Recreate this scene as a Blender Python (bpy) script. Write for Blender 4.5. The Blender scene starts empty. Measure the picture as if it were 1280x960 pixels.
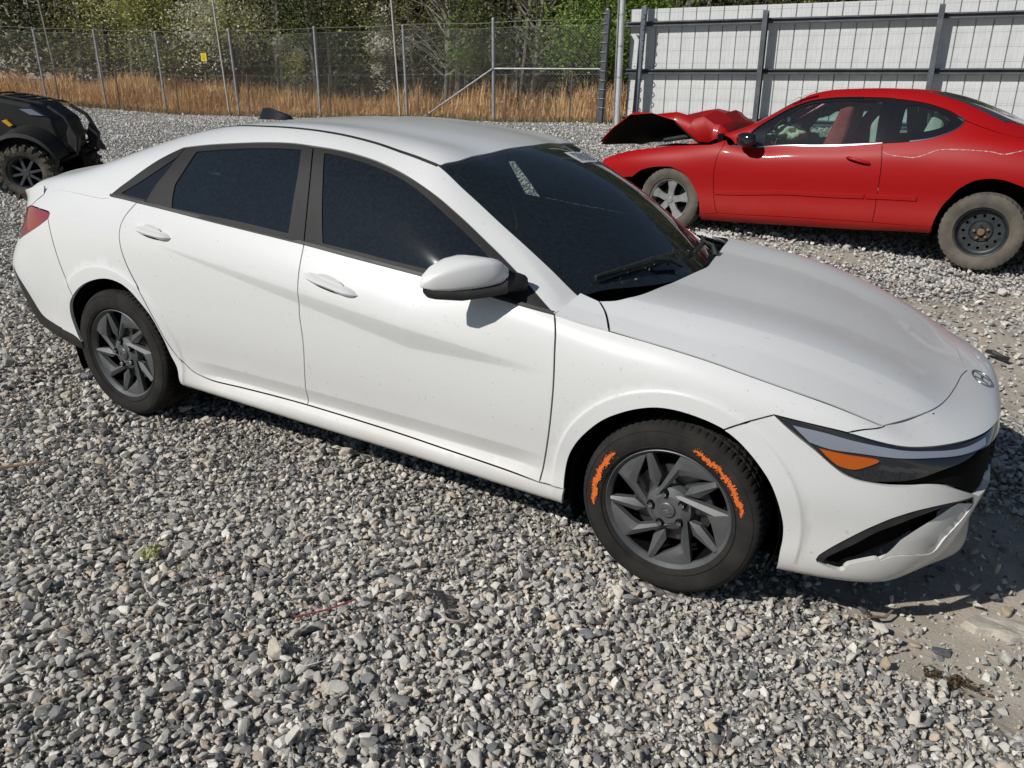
import bpy, bmesh, math, random
import numpy as np
from mathutils import Vector, Matrix
from mathutils.geometry import delaunay_2d_cdt

# ============================================================ camera, sky, sun, exposure
scene = bpy.context.scene
cam_data = bpy.data.cameras.new("camera"); cam_obj = bpy.data.objects.new("camera", cam_data)
scene.collection.objects.link(cam_obj); scene.camera = cam_obj
cam_data.sensor_width = 36.0; cam_data.lens = 27.818; cam_data.clip_start = .05; cam_data.clip_end = 600
CAM = np.array([.584, -3.185, 1.670])
def _cam():
    yaw, pit, rol = -.477, -.380, .044
    fw = np.array([math.sin(yaw)*math.cos(pit), math.cos(yaw)*math.cos(pit), math.sin(pit)])
    r0 = np.cross(fw, [0, 0, 1]); r0 /= np.linalg.norm(r0); u0 = np.cross(r0, fw)
    r = math.cos(rol)*r0+math.sin(rol)*u0; u = -math.sin(rol)*r0+math.cos(rol)*u0
    cam_obj.matrix_world = Matrix(((r[0], u[0], -fw[0], CAM[0]), (r[1], u[1], -fw[1], CAM[1]), (r[2], u[2], -fw[2], CAM[2]), (0, 0, 0, 1)))
_cam()
TO_SUN = Vector((-.70, -1.19, 1.06)).normalized()
world = bpy.data.worlds.new("World"); scene.world = world; world.use_nodes = True
wn = world.node_tree.nodes; wl = world.node_tree.links
sky = wn.new("ShaderNodeTexSky"); sky.sky_type = 'NISHITA'; sky.sun_disc = False
sky.sun_elevation = math.asin(TO_SUN.z); sky.sun_rotation = math.atan2(TO_SUN.x, TO_SUN.y)
sky.air_density = 1.0; sky.dust_density = .15; sky.ozone_density = 1.6
wn["Background"].inputs[1].default_value = .06
wl.new(sky.outputs[0], wn["Background"].inputs[0])
sun_data = bpy.data.lights.new("sun", 'SUN'); sun = bpy.data.objects.new("sun", sun_data); scene.collection.objects.link(sun)
sun_data.energy = 5.0; sun_data.angle = math.radians(.53); sun_data.color = (1, .972, .925)
sun.rotation_euler = (-TO_SUN).to_track_quat('-Z', 'Y').to_euler()
scene.view_settings.view_transform = 'Standard'; scene.view_settings.look = 'None'
scene.view_settings.exposure = -.42; scene.view_settings.gamma = 1.0; scene.view_settings.use_curve_mapping = False
scene.cycles.max_bounces = 8; scene.cycles.transparent_max_bounces = 24

# ============================================================ helpers
COL = scene.collection
rng = np.random.default_rng(7); random.seed(7)
def link(o, parent=None):
    COL.objects.link(o)
    if parent is not None: o.parent = parent
    return o
def tag(o, label=None, cat=None, group=None, kind=None):
    if label: o["label"] = label
    if cat: o["category"] = cat
    if group: o["group"] = group
    if kind: o["kind"] = kind
    return o
def empty(name, loc=(0, 0, 0), rot=(0, 0, 0), label=None, cat=None, group=None):
    o = bpy.data.objects.new(name, None); o.empty_display_size = .2; o.location = loc; o.rotation_euler = rot; link(o)
    return tag(o, label, cat, group)
def mobj(name, V, F, mat, parent=None, smooth=False, N=None):
    me = bpy.data.meshes.new(name)
    me.from_pydata([tuple(map(float, v)) for v in V], [], [tuple(map(int, f)) for f in F])
    if mat is not None: me.materials.append(mat)
    if smooth or N is not None: me.polygons.foreach_set("use_smooth", [True]*len(me.polygons))
    me.update()
    if N is not None: me.normals_split_custom_set_from_vertices([tuple(map(float, n)) for n in N])
    return link(bpy.data.objects.new(name, me), parent)
class MB:
    """collects boxes, tubes, prisms and lathes into one mesh"""
    def __init__(s): s.V = []; s.F = []
    def add(s, V, F):
        b = len(s.V); s.V += [tuple(v) for v in V]; s.F += [tuple(i+b for i in f) for f in F]; return s
    def box(s, c, d, M=None, taper=1.0):
        V = []
        for z in (-1, 1):
            k = taper if z > 0 else 1.0
            for x, y in ((-1, -1), (1, -1), (1, 1), (-1, 1)):
                p = Vector((x*d[0]/2*k, y*d[1]/2*k, z*d[2]/2))
                if M is not None: p = M @ p
                V.append(tuple(p+Vector(c)))
        return s.add(V, [(3, 2, 1, 0), (4, 5, 6, 7), (0, 1, 5, 4), (1, 2, 6, 5), (2, 3, 7, 6), (3, 0, 4, 7)])
    def tube(s, pts, r, n=8, cap=True):
        pts = [Vector(p) for p in pts]; rs = r if hasattr(r, '__len__') else [r]*len(pts); V = []; F = []; a = None
        for i, p in enumerate(pts):
            t = (pts[min(i+1, len(pts)-1)]-pts[max(i-1, 0)]).normalized()
            if a is None:
                a = t.orthogonal().normalized()
            else:
                a = (a-t*a.dot(t)).normalized()
            b = t.cross(a)
            for k in range(n):
                q = 2*math.pi*k/n; V.append(p+(a*math.cos(q)+b*math.sin(q))*rs[i])
        for i in range(len(pts)-1):
            for k in range(n): F.append((i*n+k, i*n+(k+1) % n, (i+1)*n+(k+1) % n, (i+1)*n+k))
        if cap: F += [tuple(range(n))[::-1], tuple(range((len(pts)-1)*n, len(pts)*n))]
        return s.add(V, F)
    def prism(s, poly, y0, y1, f=lambda p, y: (p[0], y, p[1])):
        n = len(poly); V = [f(p, y0) for p in poly]+[f(p, y1) for p in poly]
        return s.add(V, [tuple(range(n)), tuple(range(n, 2*n))[::-1]]+[(i, i+n, (i+1) % n+n, (i+1) % n) for i in range(n)])
    def lathe(s, prof, n=48, c=(0, 0, 0), close=False, mod=None):
        """profile (radius, y) turned about the y axis"""
        V = []; F = []; m = len(prof)
        for k in range(n):
            q = 2*math.pi*k/n
            for j, (r, y) in enumerate(prof):
                rr = r if mod is None else r+mod(k, j)
                V.append((c[0]+rr*math.cos(q), c[1]+y, c[2]+rr*math.sin(q)))
        for k in range(n):
            k2 = (k+1) % n
            for j in range(m-1 if not close else m):
                j2 = (j+1) % m; F.append((k*m+j, k2*m+j, k2*m+j2, k*m+j2))
        return s.add(V, F)
    def obj(s, name, mat, parent=None, smooth=False, bevel=0, seg=2, auto=None):
        o = mobj(name, s.V, s.F, mat, parent, smooth)
        bm = bmesh.new(); bm.from_mesh(o.data); bmesh.ops.recalc_face_normals(bm, faces=bm.faces)
        if bevel: bmesh.ops.bevel(bm, geom=[e for e in bm.edges if len(e.link_faces) == 2 and e.calc_face_angle(0) > .5], offset=bevel, segments=seg, affect='EDGES', profile=.6)
        if auto is not None:
            for e in bm.edges: e.smooth = not (len(e.link_faces) == 2 and e.calc_face_angle(0) > auto)
            for f in bm.faces: f.smooth = True
        bm.to_mesh(o.data); bm.free()
        return o

# ============================================================ materials
def nodes(name):
    m = bpy.data.materials.new(name); m.use_nodes = True; nt = m.node_tree
    return m, nt, nt.nodes["Principled BSDF"]
def setp(b, **k):
    for a, v in k.items():
        key = {'rough': 'Roughness', 'metal': 'Metallic', 'spec': 'Specular IOR Level', 'coat': 'Coat Weight', 'coatr': 'Coat Roughness', 'trans': 'Transmission Weight', 'ior': 'IOR', 'alpha': 'Alpha', 'emis': 'Emission Strength', 'sss': 'Subsurface Weight'}[a]
        b.inputs[key].default_value = v
def plain(name, col, **k):
    m, nt, b = nodes(name); b.inputs['Base Color'].default_value = (*col, 1); setp(b, **k); return m
def ramp(nt, stops):
    r = nt.nodes.new("ShaderNodeValToRGB"); e = r.color_ramp.elements
    while len(e) < len(stops): e.new(.5)
    for x, (p, c) in zip(e, stops): x.position = p; x.color = (*c, 1)
    return r
def noise(nt, scale, detail=4, rough=.6, coord='Object', dim=None):
    t = nt.nodes.new("ShaderNodeTexCoord"); n = nt.nodes.new("ShaderNodeTexNoise"); n.inputs['Scale'].default_value = scale; n.inputs['Detail'].default_value = detail; n.inputs['Roughness'].default_value = rough
    nt.links.new(t.outputs[coord], n.inputs['Vector']); return n
def noisy(name, c1, c2, scale=8, detail=5, bump=0, bscale=None, lo=.35, hi=.65, **k):
    m, nt, b = nodes(name); n = noise(nt, scale, detail); r = ramp(nt, [(lo, c1), (hi, c2)])
    nt.links.new(n.outputs['Fac'], r.inputs[0]); nt.links.new(r.outputs[0], b.inputs['Base Color'])
    if bump:
        n2 = noise(nt, bscale or scale*4, 6); bp = nt.nodes.new("ShaderNodeBump"); bp.inputs['Strength'].default_value = bump; bp.inputs['Distance'].default_value = .01
        nt.links.new(n2.outputs['Fac'], bp.inputs['Height']); nt.links.new(bp.outputs[0], b.inputs['Normal'])
    setp(b, **k); return m
def paint(name, col, dust, dz=.55, rough=.32, coat=.5, amt=.55, speck=True, spec=.5):
    """car paint with a film of dust that thins out with height, and fine specks"""
    m, nt, b = nodes(name); L = nt.links
    tc = nt.nodes.new("ShaderNodeTexCoord"); sp = nt.nodes.new("ShaderNodeSeparateXYZ"); L.new(tc.outputs['Object'], sp.inputs[0])
    mr = nt.nodes.new("ShaderNodeMapRange"); mr.inputs[1].default_value = .18; mr.inputs[2].default_value = dz; mr.inputs[3].default_value = 1; mr.inputs[4].default_value = .06
    L.new(sp.outputs[2], mr.inputs[0])
    n1 = noise(nt, 3.2, 6, .65); n2 = noise(nt, 60, 3, .6)
    mu = nt.nodes.new("ShaderNodeMath"); mu.operation = 'MULTIPLY'; L.new(mr.outputs[0], mu.inputs[0]); L.new(n1.outputs['Fac'], mu.inputs[1])
    mu2 = nt.nodes.new("ShaderNodeMath"); mu2.operation = 'MULTIPLY'; mu2.inputs[1].default_value = amt*1.6; L.new(mu.outputs[0], mu2.inputs[0])
    mix = nt.nodes.new("ShaderNodeMix"); mix.data_type = 'RGBA'; mix.inputs[6].default_value = (*col, 1); mix.inputs[7].default_value = (*dust, 1)
    L.new(mu2.outputs[0], mix.inputs[0]); last = mix.outputs[2]
    if speck:
        r = ramp(nt, [(.29, (1, 1, 1)), (.33, (0, 0, 0))]); L.new(n2.outputs['Fac'], r.inputs[0])
        mx = nt.nodes.new("ShaderNodeMix"); mx.data_type = 'RGBA'; mx.inputs[7].default_value = (col[0]*.55, col[1]*.53, col[2]*.5, 1)
        mm = nt.nodes.new("ShaderNodeMath"); mm.operation = 'MULTIPLY'; mm.inputs[1].default_value = .5; L.new(r.outputs[0], mm.inputs[0])
        L.new(mm.outputs[0], mx.inputs[0]); L.new(last, mx.inputs[6]); last = mx.outputs[2]
    L.new(last, b.inputs['Base Color'])
    rr = nt.nodes.new("ShaderNodeMapRange"); rr.inputs[3].default_value = rough; rr.inputs[4].default_value = .8; L.new(mu2.outputs[0], rr.inputs[0]); L.new(rr.outputs[0], b.inputs['Roughness'])
    setp(b, coat=coat, coatr=.06, spec=spec); return m
def glass(name, tint, thru, rough=.02, dust=.0, dcol=(.35, .37, .38)):
    """thin pane: tinted see-through, mirror at grazing angles, a film of dust, blued on the sedan as painted sky reflection"""
    m = bpy.data.materials.new(name); m.use_nodes = True; nt = m.node_tree; nt.nodes.clear(); L = nt.links
    out = nt.nodes.new("ShaderNodeOutputMaterial"); tr = nt.nodes.new("ShaderNodeBsdfTransparent"); tr.inputs[0].default_value = (*[t*thru for t in tint], 1)
    gl = nt.nodes.new("ShaderNodeBsdfGlossy"); gl.inputs['Roughness'].default_value = rough
    fr = nt.nodes.new("ShaderNodeFresnel"); fr.inputs[0].default_value = 1.8
    mx = nt.nodes.new("ShaderNodeMixShader"); L.new(fr.outputs[0], mx.inputs[0]); L.new(tr.outputs[0], mx.inputs[1]); L.new(gl.outputs[0], mx.inputs[2]); last = mx.outputs[0]
    if dust:
        df = nt.nodes.new("ShaderNodeBsdfDiffuse"); df.inputs[0].default_value = (*dcol, 1)
        n = noise(nt, 70, 8, .8); r = ramp(nt, [(.40, (.40, .40, .40)), (.75, (1, 1, 1))]); L.new(n.outputs['Fac'], r.inputs[0])
        mu = nt.nodes.new("ShaderNodeMath"); mu.operation = 'MULTIPLY'; mu.inputs[1].default_value = dust; L.new(r.outputs[0], mu.inputs[0])
        m2 = nt.nodes.new("ShaderNodeMixShader"); L.new(mu.outputs[0], m2.inputs[0]); L.new(last, m2.inputs[1]); L.new(df.outputs[0], m2.inputs[2]); last = m2.outputs[0]
    L.new(last, out.inputs[0]); return m

WHITE = paint("white_paint", (.74, .74, .73), (.46, .41, .33), .5, rough=.33, coat=.5, amt=.5)
RED = paint("red_paint", (.355, .004, .005), (.28, .09, .06), .6, rough=.45, coat=.05, amt=.22, spec=.22)
BLACK_PL = noisy("black_plastic", (.014, .014, .015), (.03, .029, .028), 14, bump=.1, rough=.55)
GREY_TRIM = noisy("grey_trim", (.022, .021, .021), (.034, .032, .032), 3, rough=.6, spec=.22)
GLOSS_BLK = plain("gloss_black", (.012, .012, .014), rough=.12, coat=.5)
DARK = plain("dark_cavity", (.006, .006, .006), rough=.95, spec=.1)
RUBBER = noisy("rubber", (.016, .0155, .015), (.034, .031, .027), 9, 6, bump=.25, bscale=160, rough=.9, spec=.25)
RUBBER_DUSTY = noisy("dusty_rubber", (.085, .075, .06), (.16, .14, .11), 6, 6, bump=.3, bscale=120, rough=.95)
RIM_GREY = noisy("rim_grey", (.095, .098, .102), (.14, .14, .14), 10, rough=.45, metal=.3)
STEEL_DK = noisy("black_steel", (.03, .036, .04), (.06, .066, .066), 12, rough=.5, metal=.4)
RUST = noisy("rust", (.16, .075, .035), (.28, .17, .09), 40, bump=.4, rough=.9)
CHROME = plain("chrome", (.72, .73, .75), rough=.16, metal=1)
ALLOY = noisy("alloy", (.42, .42, .42), (.6, .6, .6), 12, rough=.35, metal=.7)
BRAKE = plain("brake_disc", (.22, .21, .20), rough=.4, metal=.9)
GALV = noisy("galvanised_steel", (.30, .31, .32), (.46, .47, .48), 9, bump=.15, rough=.5, metal=.55)
SIDE_GLASS = glass("privacy_glass", (.55, .65, .75), .10, .03, dust=.085, dcol=(.22, .28, .34))  # dust film, its blue tint painting the faint sky reflection
WS_GLASS = glass("windscreen_glass", (.78, .92, .92), .66, .015, dust=.085, dcol=(.26, .34, .40))  # dust plus a blue haze put into its colour for reflected sky
CLEAR_GLASS = glass("clear_glass", (.74, .93, .88), .92, .02, dust=.05, dcol=(.5, .5, .5))

# ============================================================ ground
UP = Vector((-.045, .005, .999)).normalized()          # true vertical: the white car stands on a slight slope
def gh(x, y):
    s = np.interp(y, [.95, 4.4, 15, 400], [0, .3, 1, 1])
    return s*np.maximum(.045*np.minimum(x, 8)+.85, -.04)
def vn(x, y, f, seed=0):
    """cheap smooth value noise"""
    x = np.asarray(x)*f+seed*17.3; y = np.asarray(y)*f-seed*9.1
    xi = np.floor(x); yi = np.floor(y); fx = x-xi; fy = y-yi; fx = fx*fx*(3-2*fx); fy = fy*fy*(3-2*fy)
    h = lambda a, b: np.modf(np.abs(np.sin(a*127.1+b*311.7+seed)*43758.5453))[0]
    return (h(xi, yi)*(1-fx)+h(xi+1, yi)*fx)*(1-fy)+(h(xi, yi+1)*(1-fx)+h(xi+1, yi+1)*fx)*fy
def dirt(x, y):
    """1 where bare soil shows: the rut by the front bumper and a few worn spots"""
    x = np.asarray(x, float); y = np.asarray(y, float)
    a = y+.66+.55*(x-.44)+(vn(x, y, 6)-.5)*.22+(vn(x, y, 17)-.5)*.10
    m = np.clip(a/.10, 0, 1)*np.clip((x-.42+(vn(x, y, 9, 4)-.5)*.2)/.12, 0, 1)*np.clip((.75-y)/.4, 0, 1)
    for cx, cy, r in ((-1.22, -1.88, .13), (-1.52, -2.05, .15), (.3, -.68, .16), (-.45, -.82, .15), (-.2, -.72, .12), (.05, -1.35, .08)):
        m = np.maximum(m, .75*(1-np.clip(np.hypot(x-cx, (y-cy)*1.3)/r+(vn(x, y, 11)-.5)*.9, 0, 1)))
    m = np.maximum(m, .8*np.clip((vn(x, y, 1.7, 3)-.60)*5, 0, 1)*(y > 1.5)*(y < 4.6)*(x > -1))
    return m
def ground_z(x, y):
    z = gh(x, y)+(vn(x, y, 1.1, 1)-.5)*.02+(vn(x, y, 4, 2)-.5)*.012
    near = np.minimum(np.hypot(x, y+.8), np.hypot(x+2.72, y+.8)); z = z*np.clip(near/.5, .0, 1) if False else z
    return z-.028*dirt(x, y)*(np.asarray(x) > .35)-.015
def gcoords(a, fine0, fine1, b, s):
    lo = fine0-np.cumsum(s*1.18**np.arange(60)); hi = fine1+np.cumsum(s*1.18**np.arange(60))
    return np.concatenate([lo[lo > a][::-1], np.arange(fine0, fine1, s), [fine1], hi[hi < b]])
gx = gcoords(-220, -9, 3, 220, .10); gy = gcoords(-120, -4, 6, 300, .10)
GX, GY = np.meshgrid(gx, gy, indexing='ij'); GZ = ground_z(GX, GY)
nx, ny = GX.shape
idx = np.arange(nx*ny).reshape(nx, ny)
gF = np.stack([idx[:-1, :-1], idx[1:, :-1], idx[1:, 1:], idx[:-1, 1:]], -1).reshape(-1, 4)
def ground_mat():
    m, nt, b = nodes("gravel_ground"); L = nt.links
    tc = nt.nodes.new("ShaderNodeTexCoord")
    vo = nt.nodes.new("ShaderNodeTexVoronoi"); vo.inputs['Scale'].default_value = 34; L.new(tc.outputs['Object'], vo.inputs['Vector'])
    sp = nt.nodes.new("ShaderNodeSeparateColor"); L.new(vo.outputs['Color'], sp.inputs[0])
    r = ramp(nt, [(0, (.20, .19, .18)), (.35, (.38, .365, .34)), (.7, (.56, .54, .505)), (1, (.72, .70, .66))]); L.new(sp.outputs[0], r.inputs[0])
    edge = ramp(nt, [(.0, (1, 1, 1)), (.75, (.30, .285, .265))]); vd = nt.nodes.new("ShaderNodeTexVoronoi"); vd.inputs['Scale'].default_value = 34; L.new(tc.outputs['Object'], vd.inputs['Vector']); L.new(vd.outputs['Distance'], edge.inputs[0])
    n = noise(nt, 5, 7, .7); n2 = noise(nt, 90, 5, .7)
    soil = ramp(nt, [(.3, (.40, .345, .275)), (.7, (.56, .50, .42))]); L.new(n.outputs['Fac'], soil.inputs[0])
    at = nt.nodes.new("ShaderNodeAttribute"); at.attribute_name = "soil"
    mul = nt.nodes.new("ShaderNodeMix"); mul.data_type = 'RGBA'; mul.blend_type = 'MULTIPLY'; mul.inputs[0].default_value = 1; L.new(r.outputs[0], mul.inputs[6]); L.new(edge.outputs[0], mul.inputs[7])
    mx = nt.nodes.new("ShaderNodeMix"); mx.data_type = 'RGBA'; L.new(at.outputs['Fac'], mx.inputs[0]); L.new(mul.outputs[2], mx.inputs[6]); L.new(soil.outputs[0], mx.inputs[7])
    L.new(mx.outputs[2], b.inputs['Base Color'])
    inv = nt.nodes.new("ShaderNodeMath"); inv.operation = 'SUBTRACT'; inv.inputs[0].default_value = 1; L.new(at.outputs['Fac'], inv.inputs[1])
    hm = nt.nodes.new("ShaderNodeMath"); hm.operation = 'MULTIPLY'; L.new(vd.outputs['Distance'], hm.inputs[0]); L.new(inv.outputs[0], hm.inputs[1])
    sb = nt.nodes.new("ShaderNodeMath"); sb.operation = 'MULTIPLY_ADD'; sb.inputs[1].default_value = -1.0; L.new(hm.outputs[0], sb.inputs[0])
    sm = nt.nodes.new("ShaderNodeMath"); sm.operation = 'MULTIPLY'; sm.inputs[1].default_value = .35; L.new(n2.outputs['Fac'], sm.inputs[0]); L.new(sm.outputs[0], sb.inputs[2])
    bp = nt.nodes.new("ShaderNodeBump"); bp.inputs['Strength'].default_value = .8; bp.inputs['Distance'].default_value = .02; L.new(sb.outputs[0], bp.inputs['Height']); L.new(bp.outputs[0], b.inputs['Normal'])
    setp(b, rough=.95, spec=.2); return m
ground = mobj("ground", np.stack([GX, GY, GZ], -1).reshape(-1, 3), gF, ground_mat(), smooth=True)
tag(ground, kind="structure")
meadow = (np.clip((GY-14.3-.08*(GX+15))/.6, 0, 1)+(GX < -30)+(GX > 25)).clip(0, 1)
at = ground.data.attributes.new("soil", 'FLOAT', 'POINT'); at.data.foreach_set("value", np.maximum(np.clip(dirt(GX, GY), 0, 1)*(GY < 6), meadow).reshape(-1).astype(np.float32))

# loose gravel: crushed stones, one countless mass
def stone_mesh(k):
    r = np.random.default_rng(100+k); n = 11+k % 5
    p = r.normal(size=(n, 3)); p /= np.linalg.norm(p, axis=1)[:, None]; p *= np.array([1, r.uniform(.62, .95), r.uniform(.42, .75)])*r.uniform(.82, 1.08, (n, 1))
    bm = bmesh.new()
    for q in p: bm.verts.new(q)
    bmesh.ops.convex_hull(bm, input=bm.verts)
    bmesh.ops.delete(bm, geom=[v for v in bm.verts if not v.link_faces], context='VERTS')
    bmesh.ops.bevel(bm, geom=list(bm.edges), offset=.07, segments=1, affect='EDGES')
    me = bpy.data.meshes.new("stone"); bm.to_mesh(me); bm.free(); return me
def stone_mat():
    m, nt, b = nodes("crushed_stone"); L = nt.links
    oi = nt.nodes.new("ShaderNodeObjectInfo"); geo = nt.nodes.new("ShaderNodeNewGeometry")
    n = noise(nt, 1.6, 5, .7)
    r = ramp(nt, [(0, (.10, .105, .115)), (.09, (.26, .26, .262)), (.24, (.43, .415, .385)), (.46, (.56, .535, .485)), (.66, (.66, .625, .56)), (.80, (.57, .47, .36)), (.88, (.75, .715, .65)), (1, (.84, .81, .75))])
    L.new(oi.outputs['Random'], r.inputs[0])
    sh = ramp(nt, [(.25, (.80, .80, .80)), (.75, (1.2, 1.19, 1.16))]); L.new(n.outputs['Fac'], sh.inputs[0])
    mul = nt.nodes.new("ShaderNodeMix"); mul.data_type = 'RGBA'; mul.blend_type = 'MULTIPLY'; mul.inputs[0].default_value = 1; L.new(r.outputs[0], mul.inputs[6]); L.new(sh.outputs[0], mul.inputs[7])
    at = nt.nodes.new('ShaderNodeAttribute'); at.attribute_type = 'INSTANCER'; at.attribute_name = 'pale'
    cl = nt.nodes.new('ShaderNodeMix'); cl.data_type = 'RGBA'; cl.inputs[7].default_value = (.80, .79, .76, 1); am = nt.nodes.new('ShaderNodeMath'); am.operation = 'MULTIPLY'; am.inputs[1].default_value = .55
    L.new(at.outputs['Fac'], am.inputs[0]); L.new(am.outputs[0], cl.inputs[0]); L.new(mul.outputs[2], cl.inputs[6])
    L.new(cl.outputs[2], b.inputs['Base Color'])
    n2 = noise(nt, 6, 5, .7); bp = nt.nodes.new("ShaderNodeBump"); bp.inputs['Strength'].default_value = .35; bp.inputs['Distance'].default_value = .08; L.new(n2.outputs['Fac'], bp.inputs['Height']); L.new(bp.outputs[0], b.inputs['Normal'])
    setp(b, rough=.9, spec=.25); return m
STONE = stone_mat()
stones = bpy.data.collections.new("stone_shapes")
for k in range(14):
    me = stone_mesh(k); me.materials.append(STONE); stones.objects.link(bpy.data.objects.new("stone_shape", me))
def gravel_points():
    out = []
    fwd = np.array([-.4265, .825]); fwd /= np.linalg.norm(fwd); ang0 = math.atan2(fwd[1], fwd[0])
    for d0, d1, sp, s0, s1 in ((1.2, 3.0, .0125, .0032, .0075), (3.0, 4.6, .017, .0045, .009), (1.2, 2.6, .0175, .0095, .0215), (2.6, 3.8, .021, .0105, .0225), (3.8, 5.6, .027, .0125, .025), (5.6, 9, .034, .0135, .027), (9, 15, .050, .015, .028), (15, 26, .085, .019, .034), (26, 37, .15, .026, .045)):
        n = int(2*d1/sp); a = (np.arange(n)-n/2)*sp; X, Y = np.meshgrid(a, a); X = X.ravel()+CAM[0]; Y = Y.ravel()+CAM[1]
        X = X+rng.uniform(-.62, .62, X.size)*sp; Y = Y+rng.uniform(-.62, .62, Y.size)*sp
        D = np.hypot(X-CAM[0], Y-CAM[1]); A = np.abs((np.arctan2(Y-CAM[1], X-CAM[0])-ang0+math.pi) % (2*math.pi)-math.pi)
        k = (D >= d0) & (D < d1) & (A < math.radians(42)) & (Y < 14.2+.08*(X+15)) & ~((np.abs(Y) < .45) & (X > -3.4) & (X < .4)) & ~((Y > 5.2) & (X > -1.2) & (X < 3))
        X, Y = X[k], Y[k]; dm = dirt(X, Y); k = rng.random(X.size) > dm*.86; X, Y = X[k], Y[k]
        # keep stones off the tyres
        for tx in (0., -2.72):
            k = ~((np.abs(X-tx) < .08) & (Y > -.90) & (Y < -.66)); X, Y = X[k], Y[k]
        t = rng.random(X.size); big = rng.random(X.size) < .035
        patch = .75+.5*vn(X, Y, 2.3, 5)
        S = (s0+(s1-s0)*t**2.0)*patch; S = np.where(big, S*1.55, S)
        el = rng.uniform(.75, 1.3, (X.size, 3)); el[:, 2] *= .9
        Z = ground_z(X, Y)+S*rng.uniform(-.1, 1.25, X.size)
        out.append(np.column_stack([X, Y, Z, rng.normal(0, .5, X.size), rng.normal(0, .5, X.size), rng.uniform(0, 6.28, X.size), S*el[:, 0], S*el[:, 1], S*el[:, 2], rng.integers(0, 14, X.size)]))
    return np.concatenate(out)
GP = gravel_points()
gm = bpy.data.meshes.new("gravel"); gm.from_pydata(GP[:, :3].tolist(), [], [])
for nme, typ, cols in (("rot", 'FLOAT_VECTOR', slice(3, 6)), ("scl", 'FLOAT_VECTOR', slice(6, 9))):
    a = gm.attributes.new(nme, typ, 'POINT'); a.data.foreach_set("vector", GP[:, cols].astype(np.float32).ravel())
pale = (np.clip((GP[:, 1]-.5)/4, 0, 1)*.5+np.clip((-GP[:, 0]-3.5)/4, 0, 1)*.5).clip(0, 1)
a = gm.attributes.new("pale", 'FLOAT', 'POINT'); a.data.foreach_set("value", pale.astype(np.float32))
a = gm.attributes.new("pick", 'INT', 'POINT'); a.data.foreach_set("value", GP[:, 9].astype(np.int32))
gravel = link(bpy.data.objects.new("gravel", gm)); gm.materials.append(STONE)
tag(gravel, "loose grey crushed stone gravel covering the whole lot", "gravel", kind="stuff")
ng = bpy.data.node_groups.new("scatter_gravel", 'GeometryNodeTree')
ng.interface.new_socket("Geometry", in_out='INPUT', socket_type='NodeSocketGeometry'); ng.interface.new_socket("Geometry", in_out='OUTPUT', socket_type='NodeSocketGeometry')
gi = ng.nodes.new("NodeGroupInput"); go = ng.nodes.new("NodeGroupOutput"); ip = ng.nodes.new("GeometryNodeInstanceOnPoints"); ci = ng.nodes.new("GeometryNodeCollectionInfo")
ci.inputs['Collection'].default_value = stones; ci.inputs['Separate Children'].default_value = True; ci.inputs['Reset Children'].default_value = True
def named(n, t):
    q = ng.nodes.new("GeometryNodeInputNamedAttribute"); q.data_type = t; q.inputs['Name'].default_value = n; return q.outputs['Attribute']
ng.links.new(gi.outputs[0], ip.inputs['Points']); ng.links.new(ci.outputs[0], ip.inputs['Instance']); ip.inputs['Pick Instance'].default_value = True
ng.links.new(named("pick", 'INT'), ip.inputs['Instance Index']); ng.links.new(named("rot", 'FLOAT_VECTOR'), ip.inputs['Rotation']); ng.links.new(named("scl", 'FLOAT_VECTOR'), ip.inputs['Scale'])
ng.links.new(ip.outputs[0], go.inputs[0])
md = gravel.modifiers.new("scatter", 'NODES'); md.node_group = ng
print("gravel stones", len(GP))

# ============================================================ fences, wall
def gz(x, y): return float(ground_z(np.array([x]), np.array([y]))[0])
WIRE = plain("fence_wire", (.30, .31, .31), rough=.5, metal=.5)
TPOST = noisy("brown_post", (.07, .045, .035), (.13, .09, .07), 20, rough=.8)
POST = noisy("post_steel", (.26, .27, .28), (.40, .41, .42), 9, rough=.55, metal=.4)
fence = empty("chain_link_fence", (-15, 14.7, gz(-15, 14.7)), label="tall chain link fence with grey posts running in front of the dry grass", cat="fence")
def under(o, parent):
    """parent keeping the world place"""
    o.parent = parent; o.matrix_parent_inverse = parent.matrix_world.inverted() if parent.matrix_world != Matrix() else Matrix.Translation(-parent.location)
    return o
FA, FB = Vector((-29, 13.6, 0)), Vector((-6.7, 15.38, 0))
def fl(x): t = (x-FA.x)/(FB.x-FA.x); return FA.y+(FB.y-FA.y)*t
posts = [(-28.4, 2.25), (-25.8, 2.2), (-23.15, 2.25), (-20.65, 2.25), (-17.85, 2.3), (-15.0, 2.3), (-12.24, 2.25), (-9.73, 2.35), (-6.85, 2.45)]
for i, (x, h) in enumerate(posts):
    y = fl(x); z = gz(x, y)-.1; lean = Vector((rng.normal(0, .012), rng.normal(0, .01), 0)); b = Vector((x, y, z)); d = (UP+lean)
    m = MB(); m.tube([b, b+d*(h+.1)], .034 if i not in (7, 8) else .042, 10); m.tube([b+d*(h+.1), b+d*(h+.125), b+d*(h+.14)], [.042, .036, .01], 10)
    under(m.obj("post", POST, auto=.6), fence)
for x, h, lx in ((-18.17, 3.5, -.05), (-12.41, 3.5, -.045)):
    y = fl(x)-.05; b = Vector((x, y, gz(x, y)-.1)); under(MB().tube([b, b+(UP+Vector((lx, 0, 0)))*h], .024, 8).obj("tall_thin_post", plain("pale_pole", (.48, .47, .43), rough=.6), auto=.6), fence)
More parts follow.
